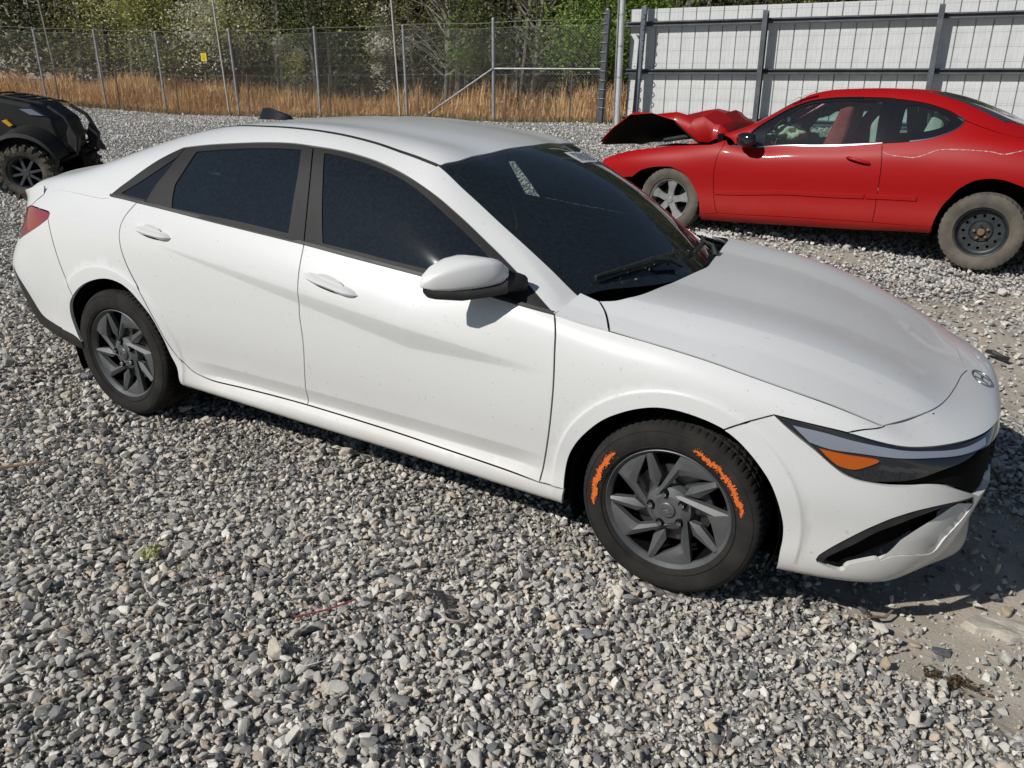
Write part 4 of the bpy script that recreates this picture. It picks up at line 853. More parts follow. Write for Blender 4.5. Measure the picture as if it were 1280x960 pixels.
# rear bumper, tail lamp, trunk back, valance (built as halves about the middle)
ztrunk = near_uv(SA, [(-3.72, 0, .80)], u0=SA.tu[16])[0]; tailmid = np.array([[uR, ztrunk[1]]]); tailmid2 = tailmid+[0, .09]
vmid = near_uv(SA, [(-3.79, 0, .42)], u0=SA.tu[16])[0]
ring = closed(np.array([rarch[4], T['tail'][4]]), T['tail'][4:], np.vstack([T['tail'][-1], tailmid[0]]), np.vstack([tailmid[0], [uR, vmid[1]]]), np.vstack([[uR, vmid[1]], [SA.tu[17], vmid[1]], T['valance'][0]]), T['valance'], rarch[:5])
g = both(*P_(A_, ring, sp=.03, mid=uR)); rb = sheet_part("rear_bumper", WHITE, car, g)
ring = closed(np.vstack([[uR, vmid[1]], [SA.tu[17], vmid[1]], T['valance'][0]]), T['valance'], np.array([rarch[0], [rarch[0][0], .03]]), np.array([[rarch[0][0], .03], [SA.tu[16], .03], [uR, .03]]))
g = both(*P_(A_, ring, sp=.04, mid=uR, off=-.004)); val = sheet_part("rear_valance", BLACK_PL, rb, g)
ring = closed(T['tail'][:5], T['tail'][4:], np.vstack([T['tail'][-1], tailmid[0]]), np.vstack([tailmid[0], tailmid2[0]]), np.vstack([tailmid2[0], [SA.tu[17], tailmid2[0, 1]], T['tail'][0]]))
TAIL = plain("tail_lens", (.30, .008, .018), rough=.12, coat=1)
g = both(*P_(A_, ring, sp=.03, mid=uR, off=-.002)); tl = sheet_part("tail_lamp", TAIL, car, g)
ring = closed(np.vstack([tailmid2[0], [SA.tu[17], tailmid2[0, 1]], T['tail'][0]]), T['lampseam'], np.vstack([T['lampseam'][1], topB, [uR, vA-.005]]), np.array([[uR, vA-.005], tailmid2[0]]))
g = both(*P_(A_, ring, sp=.03, mid=uR)); tk = sheet_part("trunk_back", WHITE, car, g)
# front end ---------------------------------------------------
zc = lambda z: near_uv(SA, [(.94, 0, z)], u0=0, u1=SA.tu[3])[0][1]
hlt, hlb = T['hltop'], T['hlbot']
topmid = zc(.648); lowmid = zc(.435); bandmid = zc(.60)
front_lo = np.vstack([hlb[-1], [uF+.10, lowmid+.004], [uF, lowmid]])
nosetop = np.array([[T['hoodcorner'][2][0], T['hoodcorner'][2][1]], [T['hoodcorner'][2][0]-.08, vA-.004], [SA.tu[3], vA-.001], [uF, vA-.001]])
ring = closed(np.vstack([hlt[3:10], [uF+.12, topmid], [uF, topmid]]), np.array([[uF, topmid], [uF, vA-.001]]), rev(nosetop), rev(T['hoodcorner']))
g = both(*P_(A_, ring, sp=.02, mid=uF)); nose = sheet_part("nose_panel", WHITE, car, g)
# lamp band: glossy dark lens from the fender tip to the middle
blow = T['bandlow']
ring = closed(np.vstack([hlt[:10], [uF+.12, topmid], [uF, topmid]]), np.array([[uF, topmid], [uF, bandmid]]), np.vstack([[uF, bandmid], [uF+.08, bandmid], rev(blow)]), rev(hlb[:8]))
LENS = plain("headlamp_lens", (.018, .02, .024), rough=.06, coat=1, coatr=.03)
g = both(*P_(A_, ring, sp=.02, mid=uF, off=-.006)); hl = sheet_part("headlamp_band", LENS, car, g)
DRL = plain("light_guide", (.24, .27, .33), rough=.12, coat=1); AMB = plain("amber_reflector", (.50, .10, .006), rough=.25, coat=.6)
g = P_(A_, closed(T['drl'][:7], T['drl'][7:], step=.012), sp=.016, gap=0, flange=.006, off=.0005); pair("daytime_light", DRL, (hl, hl), g)
g = P_(A_, closed(T['amber'], step=.01), sp=.014, gap=0, flange=.006, off=.0005); pair("amber_reflector", AMB, (hl, hl), g)
# lamp modules behind the lens
MODM = plain('lamp_module', (.10, .105, .115), rough=.25, metal=.6)
for k in range(3):
    c0 = blow[0]*(1-(.18+.26*k))+blow[2]*(.18+.26*k)+(hlt[5]*(1-.3*k)+hlt[7]*.3*k-blow[0]*(1-.3*k)-blow[2]*.3*k)*.30
    q = np.array([c0+[.028, -.010], c0+[-.028, -.010], c0+[-.028, .012], c0+[.022, .012]]); g = P_(A_, closed(q[:2], q[1:3], q[2:], q[[3, 0]], step=.012), sp=.014, gap=0, flange=.004, off=-.0045); pair('lamp_module', MODM, (hl, hl), g)
for k in range(9):
    t = k/8; a_ = T['drl'][1]*(1-t)+T['drl'][5]*t
# grille below the band
ring = closed(np.vstack([[uF, bandmid], [uF+.08, bandmid], rev(blow)]), hlb[7:], front_lo[0:], np.array([[uF, lowmid], [uF, bandmid]]))
g = both(*P_(A_, ring, sp=.02, mid=uF, off=-.022, flange=0)); gr = sheet_part("grille", DARK, car, g)
bars = [[bandmid+(lowmid-bandmid)*t for t in (.2, .4, .6, .8)]]
for t in (.18, .36, .54, .72, .9):
    v = bandmid+(lowmid-bandmid)*t; u1 = uF+.33-.06*t
    ring = np.vstack([cr([[uF, v-.008], [u1, v+.004]], .03), cr([[u1, v+.012], [uF, v+.004]], .03)])
    g = both(*P_(A_, ring, sp=.02, gap=0, mid=uF, off=-.010, flange=.012)); sheet_part("grille_bar", STEEL_DK, gr, g)
# bumper skin with the corner intake cut out
itk = T['intake']; bb = near_uv(SA, [(.38, -.85, .20)], u0=SA.tu[4], u1=SA.tu[9])[0][1]
bot = np.array([[arch[-1][0], .052], [SA.tu[5], .058], [SA.tu[4], .062], [SA.tu[3], .06], [SA.tu[2], .06], [uF, .06]])
iring = closed(itk[:8], itk[8:], step=.014)
ring = closed(T['bseam'], hlb, front_lo, np.array([[uF, lowmid], [uF, .06]]), rev(bot), rev(arch[13:]))
lowair = closed(np.array([[uF+.16, .165], [uF+.12, .20], [uF, .21]]), np.array([[uF, .21], [uF, .105]]), np.array([[uF, .105], [uF+.12, .105], [uF+.16, .165]]), step=.02)
fct = T['facet']; fct = np.vstack([itk[8:13], T['facet'][3:]]); fct[4] = T['facet'][3]; fring = closed(fct[:5], fct[4:8], fct[7:], fct[[-1, 0]], step=.012)
hring = closed(itk[:8], np.vstack([itk[7], itk[8]]), np.vstack([itk[8], rev(T['facet'][3:])]), np.vstack([T['facet'][3], itk[12], itk[13], itk[14], itk[0]]), step=.012)
g = P_(A_, ring, sp=.022, holes=[hring], mid=uF, extra=CREASE, flange=.02); g = both(*g); fb = sheet_part("front_bumper", WHITE, car, g)
top_ = cr(np.vstack([T['facet'][3], T['facet'][4:], fct[0]]), .01)
def fdepth(uv):
    d = np.array([np.min(np.hypot(top_[:, 0]-a, top_[:, 1]-b)) for a, b in uv]); return -.001-np.clip(d*.7, 0, .024)
g = P_(A_, inset(fring, -.001), sp=.014, gap=0, flange=0, off=fdepth); pair("bumper_facet", WHITE, (fb, fb), g)
g = P_(A_, inset(iring, -.006), sp=.02, gap=0, flange=0, off=-.045); pair("corner_intake", DARK, (fb, fb), g)
# black surround of the intake: a lip along its upper and outer side
lip = closed(itk[:8], np.vstack([itk[7], itk[8]]), np.array([(a*.72+b*.28) for a, b in zip(itk[:8][::-1], [itk[8], itk[9], itk[10], itk[11], itk[12], itk[12], itk[13], itk[14]])]), step=.014)
g = P_(A_, lip, sp=.016, gap=.001, flange=.03, off=-.004); pair("intake_surround", BLACK_PL, (fb, fb), g)
sl = closed(np.vstack([itk[11], itk[10], itk[9]]), np.vstack([itk[9], (itk[9]+itk[5])/2, (itk[11]+itk[3])/2]), step=.014)
# lower grille blackout in the middle
g = both(*P_(A_, lowair, sp=.03, gap=0, flange=0, mid=uF, off=.002)); sheet_part("lower_grille", DARK, fb, g)
# hood -------------------------------------------------------
hg, hf, hs, hr = T['hgapB'], T['hfrontB'], T['hseam'], T['hrear']
hr_mid = near_uv(SB, [(-.195, 0, .95)], 400, 160)[0]; hf_mid = near_uv(SB, [(.805, 0, .70)])[0]
ring = closed(hg, np.vstack([hf[:-1], [hf_mid[0], vBm]]), np.array([[hf_mid[0], vBm], [hr_mid[0], vBm]]), np.vstack([[hr_mid[0], vBm], rev(hr[:5])]), hs)
hx = np.array([SB.pos([[u, vBm]])[0, 0] for u in np.linspace(0, SB.tu[-1], 120)]); hc = []
for x in np.arange(-.34, .72, .012):
    u = np.interp(x, hx, np.linspace(0, SB.tu[-1], 120)); vs = np.linspace(0, vBm, 160); p = SB.pos(np.column_stack([np.full(160, u), vs])); v = np.interp(-np.interp(x, *HOODC), p[:, 1], vs); hc += [(u, v+.003), (u, v-.003)]
g = both(*P_(B_, ring, sp=.024, mid=vBm, midax=1, gap=.0055, flange=.005, extra=np.array(hc))); hd = sheet_part("hood", WHITE, car, g)
ring = closed(T['cowlside'], rev(hs), np.array([hs[0], near_uv(SB, SD.pos(T['wsbot'][:1]))[0]]), np.array([near_uv(SB, SD.pos(T['wsbot'][:1]))[0], T['cowlside'][0]]))
g = P_(B_, ring, sp=.02); pair("pillar_foot", WHITE, (car, car), g)
# dark strips added under the hood's edges, standing in for shade in the gap
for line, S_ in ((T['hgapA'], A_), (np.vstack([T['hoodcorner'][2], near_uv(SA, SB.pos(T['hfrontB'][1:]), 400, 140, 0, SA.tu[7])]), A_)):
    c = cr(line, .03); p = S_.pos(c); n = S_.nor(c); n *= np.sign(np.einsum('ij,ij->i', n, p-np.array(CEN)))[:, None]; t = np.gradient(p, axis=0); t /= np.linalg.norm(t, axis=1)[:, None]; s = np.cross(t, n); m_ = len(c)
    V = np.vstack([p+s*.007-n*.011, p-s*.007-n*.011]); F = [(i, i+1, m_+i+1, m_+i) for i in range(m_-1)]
    for sd in (1, -1): MB().add(V*[1, sd, 1], F).obj('hood_gap_shade', DARK, hd, auto=.8)
# cabin ------------------------------------------------------
tt, di, ws, he = T['trimtop'], T['ditch'], T['wsside'], T['header']
back = np.array([di[0], [SD.tu[8], SD.tv[3]-.012], [SD.tu[9], SD.tv[3]-.01], [SD.tu[10], SD.tv[2]], [SD.tu[11], SD.tv[1]+.03], [SD.tu[-1]-.10, .075], [SD.tu[-1]-.004, .065]])
edge0 = np.array([[SD.tu[-1]-.004, .065], [SD.tu[-1]-.004, -.014], [SD.tu[10], -.014], [SD.tu[9], -.014], [tt[0][0]+.04, -.012], tt[0]])
foot = np.vstack([tt[-1], near_uv(SD, SB.pos(hs[:1]))[0], ws[-1]])
ring = closed(tt, foot, rev(ws), np.vstack([ws[0], di[-1]]), rev(di), back, edge0)
g = P_(D_, ring, sp=.024, nfix=seamfix, gap=.0015); pair("roof_pillar", WHITE, (car, car), g)
ridge = SD.tu[8]-.18
ring = closed(np.vstack([he[0], di[-1]]), rev(di), np.array([di[0], [ridge, SD.tv[3]+.10], [ridge+.02, vDm]]), np.array([[ridge+.02, vDm], [he[4][0]-.0, vDm]]), np.vstack([[he[4][0], vDm], rev(he[:5])]))
g = both(*P_(D_, ring, sp=.035, mid=vDm, midax=1, gap=.004)); rf = sheet_part("roof", WHITE, car, g)
ring = closed(ws, np.vstack([ws[-1], [.045, SD.tv[4]-.05], [.02, SD.tv[5]], [.01, vDm]]), np.array([[.01, vDm], [he[4][0], vDm]]), np.vstack([[he[4][0], vDm], rev(he[:5])]), np.vstack([he[0], ws[0]]))
g = both(*P_(D_, ring, sp=.04, mid=vDm, midax=1, gap=.001, off=-.004, flange=0)); wsc = sheet_part("windscreen", WS_GLASS, car, g)
# black border band of the windscreen
inner = inset(ring, .032); kk = np.abs(ring[:, 1]-vDm) < .004; inner[kk, 1] = vDm; 
fr = closed(inset(ws, 0), step=.03)
def border(S, ring, w, mid):
    R2 = inset(ring, w); keep = np.abs(ring[:, 1]-mid) > .02; idx = np.nonzero(keep)[0]
    brk = np.nonzero(np.diff(idx) > 1)[0]
    if len(brk): idx = np.concatenate([idx[brk[0]+1:], idx[:brk[0]+1]])
    a, b = ring[idx], R2[idx]; pa, pb = S.pos(a), S.pos(b); n = S.nor(b); n *= np.sign(np.median(np.einsum('ij,ij->i', n, pb-np.array(CEN))))
    V = np.vstack([pa-n*.009, pb-n*.009]); m = len(idx); F = [(i, i+1, m+i+1, m+i) for i in range(m-1)]; return V, F, np.vstack([n, n])
g = both(*border(D_, ring, .035, vDm)); sheet_part("windscreen_border", GLOSS_BLK, wsc, g)
# sticker at the top of the windscreen on the far side
st = np.array([[0.6847, 1.05], [0.6765, 1.40], [0.5962, 1.36], [0.6022, 1.02]])
V, F, N = P_(D_, closed(st[:2], st[1:3], st[2:4], st[[3, 0]], step=.05), sp=.04, gap=0, flange=0, off=-.0032)
stk = mobj("lot_label", V, F, noisy("label_paper", (.62, .66, .70), (.72, .75, .78), 30, rough=.6), wsc, N=N)
rows = MB(); r_ = np.random.default_rng(4)
for j in range(6):
    a = .12
    while a < .86:
        l = r_.uniform(.02, .09); q = np.array([[a, .13+j*.125], [min(a+l, .9), .13+j*.125], [min(a+l, .9), .20+j*.125], [a, .20+j*.125]])
        uvq = np.array([(st[0]*(1-s)+st[1]*s)*(1-t)+(st[3]*(1-s)+st[2]*s)*t for s, t in q]); p = D_.pos(uvq); n = D_.nor(uvq); n *= np.sign(n[:, 2:3]); rows.add(p-n*.0022, [(0, 1, 2, 3)]); a += l+r_.uniform(.012, .04)
lb = rows.obj("label_print", plain("label_ink", (.05, .07, .12), rough=.6), wsc)
# backlight and trunk lid
u1, u2 = SD.tu[9]+.10, SD.tu[8]-.15
ring = closed(np.array([[ridge+.02, vDm], [ridge, SD.tv[3]+.10], di[0]]), back[:3], np.array([back[2], [u1, SD.tv[3]+.03], [u1+.04, vDm]]), np.array([[u1+.04, vDm], [ridge+.02, vDm]]))
g = both(*P_(D_, ring, sp=.05, mid=vDm, midax=1, off=-.003)); sheet_part("rear_window", GLOSS_BLK, car, g)
ring = closed(np.array([[u1+.04, vDm], [u1, SD.tv[3]+.03], back[2]]), back[2:], np.array([[SD.tu[-1]-.004, .065], [SD.tu[-1]-.004, SD.tv[3]], [SD.tu[-1]-.004, vDm]]), np.array([[SD.tu[-1]-.004, vDm], [u1+.04, vDm]]))
g = both(*P_(D_, ring, sp=.035, mid=vDm, midax=1)); sheet_part("trunk_lid", WHITE, car, g)
# side windows: dark frames with the panes let in
bD, gF, gR, gQ, Bg, Cg = (T[k] for k in ('beltD', 'glassF', 'glassR', 'quarter', 'Bgap', 'Cgap'))
bD = bD.copy(); bD[:, 1] = np.maximum(bD[:, 1]-.004, 0.0)
gFc = closed(gF[:8], gF[7:10], gF[9:14], gF[13:], step=.014); gRc = closed(gR[:3], gR[2:5], gR[4:8], gR[7:11], gR[10:], step=.014); gQc = closed(gQ[:2], gQ[1:], step=.014)
iB = int(np.argmin(np.abs(tt[:, 0]-Bg[0, 0]))); iC = 6
sail = closed(T['sail'], step=.02)
g = P_(D_, closed(rev(tt[iC:iB+1]), Cg, bD[2:6], np.vstack([bD[5], Bg[-1]]), rev(Bg)), sp=.03, holes=[gRc], flange=.012); pair("window_frame", GREY_TRIM, rd, g)
g = P_(D_, closed(np.vstack([Bg[0], tt[iB+1:]]), np.vstack([tt[-1], bD[-1]]), rev(bD[6:]), np.vstack([bD[6], Bg[-1]]), rev(Bg)), sp=.03, holes=[gFc], flange=.012); pair("window_frame", GREY_TRIM, fd, g)
g = P_(D_, closed(tt[:iC+1], Cg, np.vstack([Cg[-1], bD[1], bD[0]])), sp=.03, holes=[gQc], flange=.012); qf = pair("window_frame", GREY_TRIM, qp, g)
g = P_(D_, inset(gRc, -.004), sp=.04, gap=0, flange=0, off=-.004); pair("window_glass", SIDE_GLASS, rd, g)
g = P_(D_, inset(gFc, -.004), sp=.04, gap=0, flange=0, off=-.004); sheet_part("window_glass", SIDE_GLASS, fd[0], g)
gB = gF.copy(); gB[13, 0] -= .09; gB[14, 0] -= .07; gB[15, 0] -= .035     # the far front pane is broken away along its rear edge
g = P_(D_, closed(gB[:8], gB[7:10], gB[9:14], gB[13:], step=.014), sp=.04, gap=0, flange=0, off=-.004); sheet_part("window_glass", SIDE_GLASS, fd[1], mirrored(*g))
g = P_(D_, inset(gQc, -.004), sp=.04, gap=0, flange=0, off=-.003); pair("window_glass", GLOSS_BLK, qp, g)
# belt strip
def strip(S, line, w, h, lift=.0):
    c = cr(line, .03); p = S.pos(c); n = S.nor(c); n *= np.sign(np.einsum('ij,ij->i', n, p-np.array(CEN)))[:, None]; t = np.gradient(p, axis=0); t /= np.linalg.norm(t, axis=1)[:, None]; s = np.cross(t, n)
    V = []; F = []; m = len(c)
    for a, b in ((-w/2, lift-.004), (-w/2*.8, lift+h), (w/2*.8, lift+h), (w/2, lift-.004)): V.append(p+s*a+n*b)
    V = np.vstack(V); F = [(j*m+i, j*m+i+1, (j+1)*m+i+1, (j+1)*m+i) for j in range(3) for i in range(m-1)]; return V, F
for line, par in ((T['belt'][6:], fd), (T['belt'][2:7], rd), (T['belt'][:3], qp)):
    V, F = strip(A_, line, .014, .007, .001)
    for s, p in ((1, par[0]), (-1, par[1])): o = MB().add(V*[1, s, 1], F).obj("belt_strip", BLACK_PL, p, auto=.5)
V, F = strip(D_, di, .016, .001, .0005)
for s in (1, -1): MB().add(V*[1, s, 1], F).obj("roof_ditch_strip", BLACK_PL, rf, auto=.5)
# door handles
def handle(uv0, uv1, par):
    a, b = SA.pos([uv0])[0]+CO, SA.pos([uv1])[0]+CO; d = (b-a); L = np.linalg.norm(d); d /= L; up = np.array([0, 0, 1])-d*d[2]; up /= np.linalg.norm(up); out = np.cross(d, up); out *= -np.sign(out[1])
    V = []; F = []; n = 15; prof = [(-.5, -.2), (-.42, .55), (0, 1), (.42, .55), (.5, -.2)]
    for i in range(n):
        t = i/(n-1); e = min(1, 6*t, 6*(1-t))**.5; hgt = (.030-.008*abs(t-.45))*e+.002; lift = (.026+.010*math.sin(t*math.pi))*e
        for y, z in prof: V.append(a+d*(t*L)+up*(y*hgt)+out*(lift*max(z, .0)*.9+(-.004 if z < 0 else .003)))
    m = len(prof)
    for i in range(n-1):
        for j in range(m-1): F.append((i*m+j, (i+1)*m+j, (i+1)*m+j+1, i*m+j+1))
    F += [tuple(range(m)), tuple(range((n-1)*m, n*m))]
    # recess behind the grip
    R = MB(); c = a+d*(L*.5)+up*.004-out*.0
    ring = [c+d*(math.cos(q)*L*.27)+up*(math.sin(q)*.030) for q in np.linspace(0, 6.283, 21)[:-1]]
    for s, p in ((1, par[0]), (-1, par[1])):
        mm = np.array([1, s, 1]); MB().add(np.array(V)*mm, F).obj("handle", WHITE, p, auto=.9)
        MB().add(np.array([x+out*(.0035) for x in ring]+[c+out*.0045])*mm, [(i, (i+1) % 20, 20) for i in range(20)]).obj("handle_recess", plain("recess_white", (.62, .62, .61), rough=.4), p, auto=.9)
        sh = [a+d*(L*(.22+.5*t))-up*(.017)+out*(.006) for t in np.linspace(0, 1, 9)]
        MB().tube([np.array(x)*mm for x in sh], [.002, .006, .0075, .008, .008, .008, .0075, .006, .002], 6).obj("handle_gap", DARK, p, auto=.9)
handle((3.282, .636), (3.006, .608), fd); handle((4.253, .660), (4.021, .648), rd)
# mirror -----------------------------------------------------
def mirror_half(s, par):
    X = lambda p: np.array([(a+1.36, s*y, z) for a, y, z in p])
    # cap: rings from the outer tip to the inner end, seen from the front-outside
    rings = []
    for y, x0, x1, zb, zt in ((-1.072, -.868, -.85, .983, .997), (-1.055, -.874, -.815, .974, 1.024), (-1.025, -.868, -.765, .971, 1.052), (-.985, -.85, -.71, .975, 1.074), (-.945, -.825, -.665, .982, 1.083), (-.91, -.80, -.64, .989, 1.078), (-.885, -.78, -.635, .994, 1.055), (-.875, -.77, -.645, 1.0, 1.035)):
        r = [];
        for q in np.linspace(0, 2*math.pi, 18, endpoint=False):
            cx, cz = math.cos(q), math.sin(q); e = .5; r.append(((x0+x1)/2+(x1-x0)/2*np.sign(cx)*abs(cx)**e, y, (zb+zt)/2+(zt-zb)/2*np.sign(cz)*abs(cz)**e))
        rings.append(r)
    V = X([p for r in rings for p in r]); n = 18; F = [(i*n+k, i*n+(k+1) % n, (i+1)*n+(k+1) % n, (i+1)*n+k) for i in range(len(rings)-1) for k in range(n)]+[tuple(range(n)), tuple(range((len(rings)-1)*n, len(rings)*n))]
    m = MB().add(V, F).obj("door_mirror", WHITE, par, auto=.8)
    low = []
    for y, x0, x1, zb, zt in ((-1.062, -.862, -.845, .962, .985), (-1.045, -.864, -.805, .943, .98), (-1.0, -.852, -.73, .938, .98), (-.95, -.825, -.665, .948, .988), (-.91, -.79, -.62, .958, .998), (-.885, -.76, -.63, .958, 1.03), (-.86, -.72, -.605, .955, 1.035), (-.825, -.69, -.59, .955, 1.02)):
        low.append([((x0+x1)/2+(x1-x0)/2*math.copysign(abs(math.cos(q))**.6, math.cos(q)), y, (zb+zt)/2+(zt-zb)/2*math.copysign(abs(math.sin(q))**.6, math.sin(q))) for q in np.linspace(0, 2*math.pi, 14, endpoint=False)])
    V = X([p for r in low for p in r]); n = 14; F = [(i*n+k, i*n+(k+1) % n, (i+1)*n+(k+1) % n, (i+1)*n+k) for i in range(len(low)-1) for k in range(n)]+[tuple(range(n)), tuple(range((len(low)-1)*n, len(low)*n))]
    MB().add(V, F).obj("mirror_arm", BLACK_PL, m, auto=.8)
    gl = X([(-.866, -1.045, .985), (-.79, -.90, .998), (-.79, -.90, 1.06), (-.86, -1.03, 1.035)]); MB().add(gl-[.006, 0, 0], [(0, 1, 2, 3)]).obj("mirror_glass", CHROME, m)
mirror_half(1, car)      # the far mirror is broken off
# fin aerial on the roof
fin = MB(); prof = [(-2.575, 1.385), (-2.56, 1.425), (-2.535, 1.43), (-2.40, 1.40), (-2.385, 1.385)]
pv = []
for sy, k in ((-.03, 1), (-.012, 0), (.012, 0), (.03, 1)):
    for x, z in prof: pv.append((x+1.36, sy, (1.372+(x+2.58)*.03) if k else z))
nn = 5; fin.add(pv, [(j*nn+i, j*nn+i+1, (j+1)*nn+i+1, (j+1)*nn+i) for j in range(3) for i in range(nn-1)]).obj("fin_aerial", GLOSS_BLK, rf, auto=.7)
# wipers and cowl
cow = MB(); V = []; yy = np.linspace(-.78, .78, 25)
for y in yy:
    xr = -.30-.16*(abs(y)/.78)**2.2; V += [(xr+.17+1.36, y, .915-.06*(abs(y)/.8)**2), (xr-.05+1.36, y, .898-.03*(abs(y)/.8)**2), (xr-.14+1.36, y, .935-.03*(abs(y)/.8)**2)]
cow.add(V, [(3*i+j, 3*i+3+j, 3*i+4+j, 3*i+1+j) for i in range(24) for j in range(2)]).obj("cowl_panel", BLACK_PL, car, auto=.6)
def wiper(pts, dy):
    m = MB(); p = D_.pos(near_uv(SD, [(x, y, z) for x, y, z in pts], 300, 160)); p = p+np.array([.01, 0, .016]); c = cr(p, .05); m.tube(c, [.006+.006*math.sin(i/(len(c)-1)*3.1) for i in range(len(c))], 6); m.tube(c-np.array([0, 0, .012]), .004, 4); w = m.obj("wiper", BLACK_PL, car, auto=.7)
    MB().tube([c[len(c)//2]+np.array([0, 0, .008]), c[len(c)//2]+np.array([.05, dy*.45, .0]), c[len(c)//2]+np.array([.075, dy, -.035])], [.008, .010, .012], 6).obj("wiper_arm", BLACK_PL, w, auto=.7)
wiper([(-.46, -.60, .95), (-.38, -.35, .955), (-.33, -.05, .96)], .16); wiper([(-.30, .06, .945), (-.33, .28, .945), (-.38, .46, .945)], -.05)
# emblem on the nose
def emblem(parent, c, ex, ey, w, h, mat, name="emblem", r=.0025):
    m = MB(); P = lambda a, b: Vector(c)+Vector(ex)*a*w/2+Vector(ey)*b*h/2
    m.tube([P(math.cos(q), math.sin(q)) for q in np.linspace(0, 6.2832, 25)], r, 6, cap=False)
    m.tube([P(-.52, -.55), P(-.30, .72)], r*1.2, 6); m.tube([P(.30, -.72), P(.52, .55)], r*1.2, 6); m.tube([P(-.42, .0), P(0, .06), P(.42, .0)], r*1.2, 6)
    return m.obj(name, mat, parent, auto=.8)
e0 = np.array([[uF, .695]]); ce = A_.pos(e0)[0]; ne = A_.nor(e0)[0]; ne = ne*np.sign(ne[2]); ey = np.cross(ne, [0, 1, 0]); ey /= np.linalg.norm(ey); ey *= np.sign(ey[2])
emblem(nose, ce+ne*.003, (0, 1, 0), ey, .135, .075, plain('emblem_grey', (.30, .31, .33), rough=.3, metal=.8))
